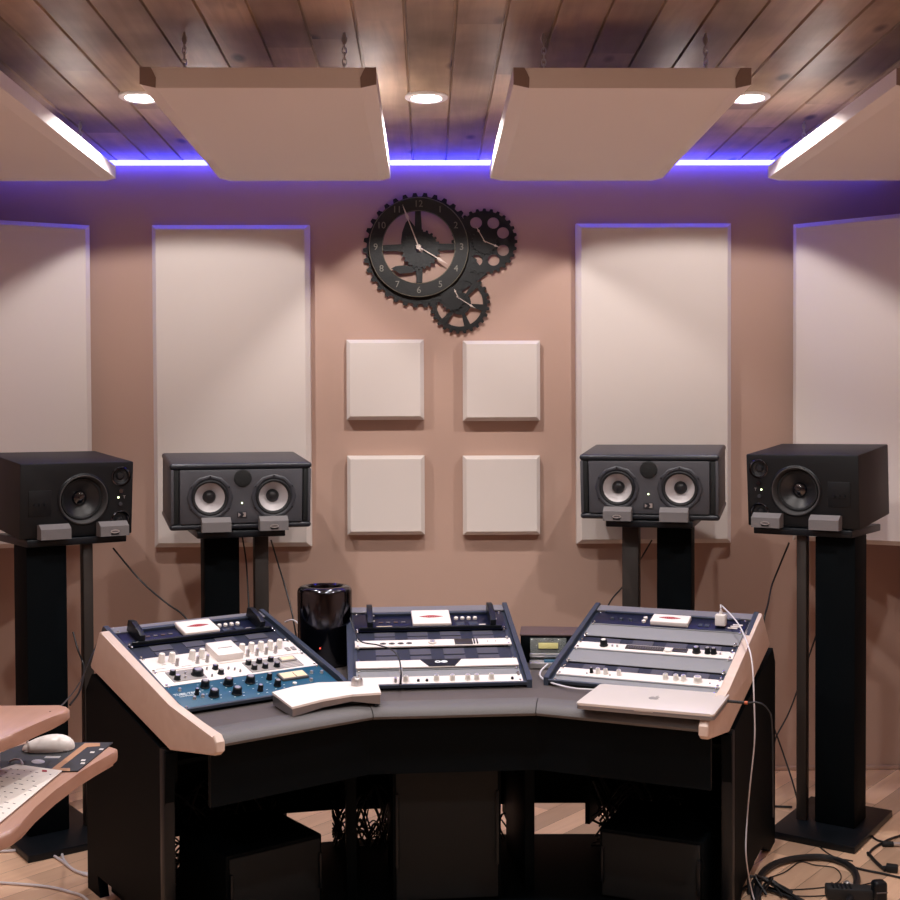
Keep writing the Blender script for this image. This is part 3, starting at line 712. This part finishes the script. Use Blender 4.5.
# --- centre bay
t = unit('C', .010, .0445, 'white', 'slim white rack unit with a row of round knobs, lowest in the middle rack', 'slim_white_unit', group='slim white units in the middle rack')
for x in (.142, .231, .277, .322, .348, .391): knob(t, x, .018, .008, .016, 'whiteknob', cap='silver')
for x in (.178, .203, .452): knob(t, x, .014, .004, .006, 'blacksatin', nm='toggle')
MB().cyl((.112, .012, .004), (.112, .012, .018), .005, n=12).build('jack_socket', 'silver', t)
blank('C', .0555, .043, 'grey blanking panel between the two lowest white units of the middle rack')
t = unit('C', .100, .046, 'white', 'white rack unit with a black centre badge, second lowest in the middle rack', 'slim_white_unit', group='slim white units in the middle rack', z=.006)
bp_ = MB().prism([(.192, .044), (.215, .002), (.292, .002), (.315, .044)], .0100, .0125).build('black_badge', 'blacksatin', t, False)
shape2d('badge_mark', [circ(.243, .026, .009, 20, ry=.007), circ(.243, .026, .005, 20, ry=.003)] + [circ(.262, .026, .010, 20, ry=.007)] , .0004, 'inkwhite', bp_, T((0, 0, .0128)))
MB().box((UW/2, .001, .0), (UW-.02, .005, .012)).build('under_edge', 'blacksatin', t)
vent('C', .148, .096, 'dark slotted vent panel in the middle rack, between two white units')
t = unit('C', .245, .044, 'white', 'white rack unit with four oval sockets and dark display, third up in the middle rack', 'slim_white_unit', group='slim white units in the middle rack', z=.002)
for x in (.086, .113, .14, .166):
    s = shape2d('oval_socket', [circ(0, 0, .0095, 20, ry=.005)], .0008, 'ink', t, T((x, .018, .0078)))
    shape2d('socket_hole', [circ(0, 0, .005, 14, ry=.003)], .0004, 'blacksatin', s, T((0, 0, .0012)))
knob(t, .238, .020, .013, .008, 'whiteknob', cap='silver')
MB().box((.335, .022, .0068), (.056, .036, .003), .0008).build('display_window', 'post', t)
for x in (.368, .377): MB().box((x, .022, .008), (.004, .030, .005), .0008).build('rocker', 'blacksatin', t)
for x in (.41, .435): knob(t, x, .022, .002, .003, 'ink', nm='pin_light')
vent('C', .291, .068, 'dark slotted vent panel in the middle rack, under the badge plate unit')
patch_unit('C', .361, .125, 'dark blue rack unit with white badge plate and black handles, top of the middle rack', px=.185, pw=.123, handles=(.05, .44))
# --- right bay
blank('R', .003, .040, 'grey blanking panel at the bottom of the right rack, behind the laptop')
t = unit('R', .045, .0445, 'white', 'slim white rack unit with small silver knobs, lower of the two in the right rack', 'slim_white_unit', group='slim white units in the right rack')
for x, r in ((.102, .005), (.122, .0068), (.145, .0068), (.185, .0068), (.322, .0078), (.352, .0078), (.374, .0075), (.414, .0115)):
    knob(t, x, .024, r, .016, 'whiteknob' if r > .006 else 'blacksatin', cap='silver')
for x in (.09, .16, .45): knob(t, x, .016, .002, .003, 'ink', nm='pin_light')
vent('R', .091, .042, 'dark slotted vent panel in the right rack, under the wide grey panel')
blank('R', .134, .086, 'wide grey blanking panel in the middle of the right rack')
t = unit('R', .222, .046, 'white', 'white rack unit with black knobs and long dark display in the right rack', 'slim_white_unit', group='slim white units in the right rack')
knob(t, .087, .026, .0115, .020, 'blacksatin', cap='whiteknob')
d_ = MB().box((.215, .026, .0058), (.118, .024, .003), .0008).build('display_window', 'post', t)
mb = MB()
for k in range(14): mb.box((.165 + .0075*k, .026, .0075), (.003, .010, .0005))
mb.build('meter_bars', 'ink', d_, False)
MB().box((.322, .028, .0058), (.045, .022, .003), .0008).build('display_window', 'post', t)
knob(t, .288, .022, .013, .006, 'whiteknob')
for x, r in ((.372, .0115), (.405, .0085), (.423, .0085)): knob(t, x, .026, r, .018, 'blacksatin', cap='silver')
for x in (.443, .115, .13): knob(t, x, .024, .003, .006, 'silver', nm='pin_light')
vent('R', .270, .042, 'dark slotted vent panel in the right rack, above the knob and display unit')
blank('R', .314, .086, 'wide grey blanking panel near the top of the right rack')
t = unit('R', .402, .086, 'faceblue', 'dark blue rack unit with white badge plate, top of the right rack', 'master_section_unit', group='dark rack units with a white badge plate')
MB().box((UW/2, .082, .007), (UW*.9, .010, .008), .002).build('upper_edge', 'rail', t)
p = MB().box((.25, .036, .012), (.12, .055, .016), .003, seg=3).build('badge_plate', 'white', t)
emblem(p, .248, .036, .07, .0206)
for x, y in ((.165, .052), (.165, .028)): MB().lathe([(.0065, 0), (.0065, .006), (0, .008)], T((x, y, .0045)), 14, cap=False).build('push_button', 'whiteknob', t)
for x in (.06, .09, .12): knob(t, x, .035, .006, .006, 'rail', nm='socket')
for k in range(3): MB().box((.445+.006*k, .022+.012*k, .006), (.03, .006, .003), .001).build('label_strip', 'white', t)
for x in (.345, .365): MB().box((x, .03, .006), (.014, .02, .003), .001).build('button_pad', 'rail', t)

# ------------------------------------------------------------------ things on the console
# dark cylinder computer
mc = at(324.5, 655, z=.629); mc = Vector((-.332, 3.83, .629))
t = thing('cylinder_computer', 'glossy black cylindrical computer standing between the left and middle racks', 'computer', T(mc))
r = .087
MB().lathe([(r-.010, 0), (r-.004, .003), (r, .010), (r, .232), (r-.002, .240), (r-.008, .247), (r-.016, .250), (r-.026, .250), (r-.032, .246), (r-.034, .23), (r-.036, .14), (0, .14)], n=64, cap=False).build('shell', 'macbody', t)
MB().lathe([(r-.006, 0), (r-.006, .006)], n=40).build('base_ring', 'rubber', t)
pl = MB().box((0, .5*r, .12), (.05, r*.98, .17), .004).build('port_panel', 'blacksatin', t)
MB().lathe([(.0025, 0), (.0025, .0015), (0, .002)], T((-.008, -r, .065)) @ Rx(90), 10, cap=False).build('power_light', 'redled', t)
# small brown box and clear case
bx0 = thing('brown_top_box', 'small dark box with brown top standing between the middle and right racks', 'box', T((.40, 3.88, .629)) @ Rz(-6))
MB().box((0, 0, .045), (.20, .15, .086), .003).build('box_body', 'black', bx0)
MB().box((0, 0, .0895), (.205, .155, .005), .0015).build('box_lid', 'purplebrown', bx0)
cl = thing('clear_plastic_case', 'clear plastic case with yellow label leaning in front of the brown-topped box', 'plastic case', T((.375, 3.735, .630)) @ Rz(-4))
MB().box((0, .045, .050), (.115, .006, .085), .002, Rx(-12)).build('case_lid', 'clear', cl)
MB().box((0, .040, .068), (.062, .004, .018), .0005, Rx(-12)).build('yellow_label', 'yellow', cl)
MB().box((0, .034, .032), (.118, .012, .012), .003).build('case_rim', 'silver', cl)
MB().box((0, .0, .010), (.12, .05, .018), .003).build('case_tray', 'silver', cl)
MB().box((0.02, .0, .0205), (.07, .035, .004), .001).build('teal_insert', 'teal', cl)
# remote controller
pts = [at(x, y, z=.668) for x, y in ((272, 692), (292, 704), (322, 698), (352, 694), (381, 692.5), (378, 684.5), (348, 682.5), (318, 683.5), (294, 687))]
rc = thing('monitor_controller', 'white curved desktop controller with one silver knob, lying on the left armrest', 'audio controller', T((-.27, 3.25, .632)))
ri_ = rc.matrix_world.inverted(); nP = len(pts)
topz = [.668, .660, .664, .667, .668, .670, .671, .671, .670]
topl = [ri_ @ Vector((p.x, p.y, z)) for p, z in zip(pts, topz)]
MB().hull([v - Vector((0, 0, .006)) for v in topl], topl).build('top_plate', 'white', rc, False)
bz = [.633, .633, .642, .648, .636, .636, .650, .645, .638]
sh = [Vector((v.x*.985, v.y*.985, 0)) for v in topl]
MB().hull([Vector((v.x, v.y, z - .632)) for v, z in zip(sh, bz)], [Vector((v.x, v.y, t_.z - .006)) for v, t_ in zip(sh, topl)]).build('side_body', 'alugrey', rc, False)
kp = ri_ @ at(357, 683, z=.676)
MB().lathe([(.0165, -.006), (.0165, .004), (.015, .012), (.012, .016), (0, .0165)], T(kp), 24, cap=False).build('volume_knob', 'silver', rc)
for q in (topl[1], topl[4], topl[0], topl[5]):
    MB().lathe([(.006, 0), (.006, .003)], T((q.x*.9, q.y*.8, 0)), 12).build('foot', 'rubber', rc)
# laptop
lp = thing('laptop', 'closed silver laptop lying on the right armrest', 'laptop', T((.6035, 3.196, .635)) @ Rz(-23.3))
def rrect(w, d, r, n=6):
    o = []
    for cx, cy, a in ((w/2-r, d/2-r, 0), (-w/2+r, d/2-r, 90), (-w/2+r, -d/2+r, 180), (w/2-r, -d/2+r, 270)): o += circ(cx, cy, r, n, a, a+90)
    return o
MB().prism(rrect(.362, .250, .010), .003, .012, Matrix(), .0018).build('base', 'alugrey', lp)
ld = MB().prism(rrect(.362, .250, .010), .0128, .0195, Matrix(), .0022).build('lid', 'alu', lp)
MB().box((0, -.1247, .0122), (.05, .002, .003), .0005).build('opening_notch', 'silver', lp)
ap = [(0, .017), (.006, .020), (.012, .018), (.016, .012), (.012, .006), (.012, 0), (.017, -.007), (.012, -.016), (.006, -.019), (0, -.017), (-.006, -.019), (-.012, -.016), (-.017, -.005), (-.017, .006), (-.012, .017), (-.006, .020)]
lf = [(0, .022), (.001, .030), (.008, .036), (.008, .028), (.003, .023)]
shape2d('lid_logo', [ap, lf], .0002, 'greyplate', ld, T((.0, .0, .0197)) @ Matrix.Scale(.85, 4))
for sx in (-1, 1):
    for sy in (-1, 1): MB().lathe([(.006, 0), (.006, .0035)], T((sx*.15, sy*.10, 0)), 12).build('foot', 'rubber', lp)
# charger on the right rack
mR = bay('R')
cg = thing('power_adapter', 'small white power adapter standing on the top unit of the right rack', 'power adapter', mR @ T((.420, .432, .008)) @ Rx(-SLP))
MB().box((0, 0, .018), (.032, .028, .036), .004, seg=3).build('adapter_body', 'whiteplastic', cg)
MB().cyl((0, 0, .036), (0, 0, .046), .005, n=12).build('cable_plug', 'whiteplastic', cg)
pa = cg.matrix_world @ Vector((0, 0, .046))
cab = [pa, pa + Vector((0, 0, .012)), at(722, 606, y=3.74), at(737, 622, y=3.60), at(746, 640, y=3.48), at(752, 662, y=3.40), at(754, 700, y=3.36), at(754.5, 740, y=3.36), at(750, 785, y=3.38), at(747, 820, y=3.42), at(746, 855, y=3.34), at(751, 888, y=3.42), at(757, 908, z=.004)]
o = MB().tube(cab, .0022, 8, 8).build('white_cable', 'cablewhite'); tag(o, 'thin white cable from the small adapter down past the right wooden cheek', 'cable')
pj = lp.matrix_world @ Vector((-.176, .10, .008))
o = MB().tube([at(548, 664, z=.66), at(541, 671, z=.645), at(541, 677, z=.640), at(552, 683, z=.637), at(572, 688, z=.637), at(590, 689.5, z=.638), pj], .0028, 8, 8).build('white_cable', 'cablewhite'); tag(o, 'white charging cable plugged into the left side of the laptop', 'cable')
ja = lp.matrix_world @ Vector((.176, .085, .008)); dr = (lp.matrix_world.to_3x3() @ Vector((1, 0, 0)))
t = thing('headphone_cable', 'black audio cable with a small red ring plugged into the right side of the laptop', 'cable', T(ja))
MB().tube([(0, 0, 0), dr*.03, dr*.06], .004, 10, 1).build('plug', 'rubber', t)
MB().cyl(dr*.050, dr*.058, .0046, n=12).build('red_ring', 'redled' if False else 'outlet', t)
MB().tube([dr*.058, dr*.085 + Vector((0, 0, .003)), dr*.11 + Vector((0, 0, -.012)), dr*.122+Vector((0, 0, -.06)), dr*.125+Vector((0, 0, -.3))], .0022, 8, 6).build('cord', 'cableblack', t)
o = MB().tube([at(350, 618, y=3.72), at(356, 634, y=3.66), at(362, 642, y=3.60), at(378, 645, z=.735), at(392, 650, z=.735), at(399, 659, z=.718), at(401, 672, z=.695), at(400.5, 684, z=.660)], .0022, 8, 8).build('audio_cable', 'cableblack')
tag(o, 'thin black cable looping from the cylinder computer to the lowest middle rack unit', 'cable')
o = MB().cyl(at(401, 668, z=.69), at(400.5, 684, z=.656), .0048, n=12).build('jack_plug', 'silver'); tag(o, 'silver jack plug in the lowest unit of the middle rack', 'audio plug')

# ------------------------------------------------------------------ hanging speaker cables
def cable(pts, r, label, mt='cableblack', name='speaker_cable', sub=8):
    o = MB().tube(pts, r, 8, sub).build(name, mt); return tag(o, label, 'cable')
cable([at(113, 548, y=4.25), at(140, 580, y=4.25), at(165, 602, y=4.2), at(184, 616, y=4.15), at(200, 640, y=4.1)], .0032, 'black cable sagging from the far left speaker towards the left rack')
cable([at(242, 535, y=4.36), at(246, 560, y=4.4), at(248, 590, y=4.38), at(250, 640, y=4.3)], .003, 'black cable hanging straight down between the posts under the left grey speaker')
cable([at(271, 540, y=4.36), at(277, 560, y=4.38), at(286, 590, y=4.36), at(293, 618, y=4.3), at(300, 660, y=4.3)], .003, 'black cable hanging down beside the cylinder computer from the left grey speaker')
cable([at(652, 540, y=4.5), at(640, 560, y=4.5), at(624, 585, y=4.5), at(609, 604, y=4.5), at(596, 640, y=4.5)], .003, 'black cable slanting down behind the right rack from the right grey speaker')
cable([at(789, 543, y=4.25), at(780, 565, y=4.3), at(772, 585, y=4.3), at(768, 604, y=4.2), at(764, 625, y=4.15), at(770, 660, y=4.3)], .0032, 'black cable hanging from the far right speaker to the right wooden cheek')
cable([at(822, 618, y=4.4), at(806, 665, y=4.42), at(790, 710, y=4.4), at(777, 735, y=4.38), at(774, 745, y=4.38)], .003, 'black cable crossing behind the thin post of the far right stand')
cable([at(774, 728, y=4.3), at(782, 750, y=4.3), at(792, 780, y=4.25), at(799, 806, y=4.2)], .003, 'black cable running down to the base plate of the far right stand')
cable([at(73, 632, y=4.0), at(78, 650, y=3.98), at(84, 668, y=3.95), at(80, 690, y=3.6), at(70, 705, y=3.3)], .003, 'black cable looping beside the thick column of the far left stand')
cable([at(104, 628, y=3.64), at(92, 655, y=3.62), at(80, 682, y=3.3), at(64, 703, y=2.6), at(50, 712, y=2.32)], .0018, 'thin dark cord running from the left wooden cheek to the wooden shelf')
cable([at(285, 622, y=4.0), at(293, 620, y=3.95), at(300, 625, y=3.93)], .0028, 'short white cable end behind the cylinder computer', 'cablewhite')

# ------------------------------------------------------------------ wooden desk, bottom left
wd = thing('corner_desk', 'reddish wooden desk with a raised shelf, cut off by the left edge of the picture', 'desk', T((-1.0, 2.2, 0)))
wi = wd.matrix_world.inverted()
low = [(-.640, 2.462), (-.637, 2.448), (-.640, 2.425), (-.655, 2.36), (-.668, 2.29), (-.680, 2.18), (-.684, 2.08), (-.681, 2.0), (-.682, 1.955), (-.695, 1.93), (-.73, 1.92), (-1.6, 1.92), (-1.6, 2.53), (-.80, 2.53), (-.72, 2.51), (-.66, 2.48)]
MB().prism(low, .704, .730, wi, .007).build('desktop', 'beech', wd)
upp = [(-.712, 2.365), (-.703, 2.35), (-.703, 2.325), (-.715, 2.28), (-.73, 2.22), (-.745, 2.15), (-.765, 2.08), (-.80, 2.05), (-1.6, 2.05), (-1.6, 2.38), (-.73, 2.38)]
MB().prism(upp, .816, .840, wi, .007).build('raised_shelf', 'beech', wd)
MB().box((-1.10, 2.20, .773), (.5, .02, .086), .002, wi @ Matrix()).build('shelf_support', 'beech', wd)
for x in (-1.55, -1.05): MB().box((x, 2.22, .352), (.025, .5, .704), .003, wi).build('leg_panel', 'beech', wd)
# things on it
def onto(px, py, z=.731): return at(px, py, z=z)
mo = thing('computer_mouse', 'white computer mouse on the black and tan mat at the left edge', 'mouse', T((-.775, 2.445, .7335)) @ Rz(5))
bm_ = MB(); rr = bmesh.ops.create_uvsphere(bm_.bm, u_segments=28, v_segments=16, radius=1)
for v in rr['verts']:
    zz = max(v.co.z, -.12); v.co = Vector((v.co.x*.052 * (1 if True else 1), v.co.y*.030, (zz+.12)*.026 * (1 + .25*v.co.x)))
bm_.build('mouse_shell', 'whiteplastic', mo)
MB().box((0, 0, .0008), (.085, .045, .003), .001).build('mouse_base', 'greyplate', mo)
matp = [at(113, 743, z=.731), at(78, 771.5, z=.731), at(60, 772, z=.731), at(0, 772, z=.731), at(0, 752, z=.731), at(30, 743, z=.731)]
mp = thing('desk_mat', 'black and tan printed mat under the white mouse on the wooden desk', 'mouse mat', T((matp[3].x, matp[3].y, .7305)))
mpi = mp.matrix_world.inverted()
MB().prism([(p.x, p.y) for p in matp], .7305, .7325, mpi).build('mat_sheet', 'blackcard', mp, False)
def patch(nm, px, mt, h=.7329, par=None, inv=None):
    q = [at(x, y, z=h) for x, y in px]
    return MB().prism([(p.x, p.y) for p in q], h-.0004, h, inv).build(nm, mt, par, False)
patch('tan_print', [(85, 743), (100, 743), (100, 746), (87, 747), (60, 768), (70, 768), (70, 771), (50, 770)], 'tan', par=mp, inv=mpi)
for x, y in ((101, 749), (92, 752), (83, 760), (82.5, 763)): patch('white_print', [(x-2.4, y+.8), (x+2, y+.8), (x+2.8, y-.6), (x-1.2, y-.6)], 'whiteplastic', par=mp, inv=mpi)
patch('round_print', [(38 + .1 + 6.8*math.cos(a), 761.5 + 2.2*math.sin(a)) for a in [2*math.pi*k/16 for k in range(16)]], 'silver', par=mp, inv=mpi)
patch('label_print', [(44, 758), (59, 758), (61, 756), (46, 756)], 'silver', par=mp, inv=mpi)
pp = [at(x, y, z=.7345) for x, y in ((16, 764), (62, 770.5), (0, 822), (-40, 850), (-60, 800), (-20, 775))]
ph = thing('paper_sheet', 'printed white paper sheet lying on the wooden desk in front of the mat', 'paper', T((pp[2].x, pp[2].y, .7335)))
phi = ph.matrix_world.inverted()
MB().prism([(p.x, p.y) for p in pp], .7330, .7345, phi).build('sheet', 'paper', ph, False)
mb = MB(); a0 = pp[1]; e1 = (pp[2] - pp[1]).normalized(); e2 = (pp[0] - pp[1]).normalized()
for i in range(17):
    for j in range(9):
        if random.random() < .6:
            p = a0 + e1 * (.03 + .025*i) + e2 * (.012 + .016*j); w_ = random.uniform(.003, .009)
            mb.prism([(p.x, p.y), (p.x + e2.x*w_, p.y + e2.y*w_), (p.x + e2.x*w_ + e1.x*.0025, p.y + e2.y*w_ + e1.y*.0025), (p.x + e1.x*.0025, p.y + e1.y*.0025)], .7345, .7348, phi)
mb.build('printed_marks', 'ink', ph, False)['kind'] = 'stuff'
patch('red_mark', [(42, 771.5), (47, 771.8), (47, 770), (42, 769.7)], 'red', h=.7350, par=ph, inv=phi)
cable([at(9, 762, z=.735), at(14, 759.5, z=.74), at(20, 760, z=.74), at(23, 764, z=.738)], .0018, 'short white cord on the black mat behind the paper', 'cablewhite')
cable([at(31, 729, z=.80), at(29, 736, z=.77), at(26, 746, z=.736)], .0018, 'white cord dropping from the raised wooden shelf to the mat', 'cablewhite')

# ------------------------------------------------------------------ floor cables
def fl(pts, r, label, mt='cableblack', name='floor_cable'):
    return cable([at(x, y, z=r + .001) for x, y in pts], r, label, mt, name)
fl([(-10, 851), (8, 851), (30, 849), (48, 853), (62, 861), (76, 871), (95, 876), (120, 872)], .0045, 'white cable curving across the floor beneath the wooden desk', 'cablewhite')
fl([(94, 837), (80, 839), (67, 845), (62, 853), (66, 863), (76, 871), (90, 874)], .0045, 'white cable looping back towards the far left speaker stand', 'cablewhite')
fl([(-10, 882), (20, 884), (50, 887), (70, 892), (84, 897), (95, 910)], .0042, 'white cable nearest the bottom left corner of the floor', 'cablewhite')
fl([(755, 905), (757, 888), (762, 874), (775, 864), (795, 858.5), (820, 857), (840, 861), (853, 869), (857, 880), (853, 892), (848, 905)], .0105, 'thick black multicore cable arching across the floor at the lower right')
fl([(768, 878), (785, 872), (800, 862), (815, 865), (835, 868), (841, 878), (830, 886), (805, 889), (780, 890)], .0018, 'thin black wire looped inside the thick floor cable')
fl([(775, 892), (800, 896), (830, 895), (845, 890), (866, 884), (876, 882)], .0018, 'thin black wire running to the small black adapter')
fl([(853, 861), (835, 857), (820, 847), (808, 832)], .002, 'thin black wire crossing the thick floor cable at the stand base')
fl([(845, 865), (865, 870), (885, 874), (910, 880)], .0035, 'black cable running right from the thick floor cable')
fl([(866, 826), (874, 838), (884, 842), (893, 843)], .0035, 'black cable curling off the right stand base')
fl([(910, 833), (890, 839), (874, 848), (868, 855)], .0038, 'black cable coming in from the right edge of the floor')
fl([(868, 853), (876, 862), (885, 870)], .0055, 'short black cable with a square plug by the right stand')
fl([(770, 806), (780, 806.5), (792, 807)], .004, 'black cable behind the right stand base')
t = thing('black_plug', 'small square black plug on the floor beside the far right stand', 'plug', T(at(892, 872, z=0)) @ Rz(-25))
MB().box((0, 0, .012), (.035, .028, .022), .004).build('plug_body', 'rubber', t)
MB().cyl((-.015, 0, .012), (-.032, 0, .010), .006, .004, n=12).build('strain_relief', 'rubber', t)
t = thing('silver_connector', 'silver and black cable connector lying at the right edge of the floor', 'cable connector', T(at(893, 844, z=.009)) @ Rz(-2))
MB().cyl((-.035, 0, 0), (0, 0, 0), .009, n=16).build('boot', 'rubber', t)
MB().cyl((0, 0, 0), (.07, 0, 0), .007, n=16).build('barrel', 'silver', t)
t = thing('multicore_connector', 'black connector block with a silver boot at the end of the thick floor cable', 'cable connector', T(at(850, 898, z=0)) @ Rz(-10))
MB().box((0, -.01, .02), (.14, .05, .036), .005).build('connector_shell', 'rubber', t)
MB().lathe([(.014, 0), (.019, .012), (.013, .03), (.011, .045)], T((0, .012, .02)) @ Rx(-90), 18).build('silver_boot', 'silver', t)
for k in range(5): MB().box((-.05+.012*k, -.01, .0385), (.006, .04, .004), .001).build('ridge', 'blacksatin', t)
t = thing('black_adapter', 'upright black adapter with rounded top at the bottom right of the floor', 'power adapter', T(at(879, 903, z=0)) @ Rz(8))
MB().box((0, 0, .034), (.042, .035, .066), .012, seg=4).build('adapter_body', 'blacksatin', t)
MB().box((0, -.018, .036), (.034, .002, .004), .0005).build('seam_line', 'ink', t)
t = thing('cable_bundle', 'tangle of black cables on the floor at the right foot of the console', 'cables', T(at(765, 893, z=0)))
for k in range(9):
    q = [Vector((random.uniform(-.07, .0), -.07 + .01*k, .006)), Vector((random.uniform(-.04, .02), random.uniform(-.03, .05), random.uniform(.008, .05))), Vector((random.uniform(0, .05), random.uniform(-.02, .04), random.uniform(.008, .03))), Vector((random.uniform(.03, .10), random.uniform(-.10, .0), .006))]
    MB().tube(q, .004, 8, 6).build('cable_strand', 'cableblack', t)
# tangles under the console
def tangle(b, x0, x1, y0, y1, z0, z1, n, label, r=.004, seed=1):
    rg = random.Random(seed); t = thing('cable_bundle', label, 'cables', plan(b) @ T(((x0+x1)/2, (y0+y1)/2, 0)), 'cable tangles under the console')
    for i in range(n):
        pts = []; m_ = 5; ph_ = rg.random()*6; y = rg.uniform(y0, y1); c = (x0+x1)/2
        for k in range(m_):
            f = k/(m_-1); pts.append((x0 - c + (x1-x0)*f, y - (y0+y1)/2 + rg.uniform(-.04, .04), z0 + r + (z1-z0)*rg.random()*abs(math.sin(f*3.1+ph_))))
        MB().tube(pts, rg.uniform(r*.6, r), 6, 6).build('cable_strand', 'cableblack', t)
    return t
tangle('L', .05, .50, .38, .50, .0, .30, 34, 'tangle of black cables on the floor under the left rack', seed=2)
tangle('C', -.06, .12, .42, .49, .0, .24, 24, 'tangle of black cables on the floor left of the middle case', seed=3)
tangle('R', .02, .49, .38, .48, .0, .28, 34, 'tangle of black cables on the floor under the right rack', seed=4)
tangle('C', .38, .54, .42, .49, .0, .20, 5, 'few black cables hanging over the floor right of the middle case', seed=9)
cable([plan('R') @ Vector((.38, .42, .10)), plan('R') @ Vector((.42, .41, .13)), plan('R') @ Vector((.46, .40, .09)), plan('R') @ Vector((.48, .39, .03))], .004, 'short white cable in the tangle under the right rack', 'cablewhite')

# ------------------------------------------------------------------ world
w = bpy.data.worlds.new('world'); sc.world = w; w.use_nodes = True
w.node_tree.nodes['Background'].inputs['Color'].default_value = (.02, .03, .05, 1); w.node_tree.nodes['Background'].inputs['Strength'].default_value = .5
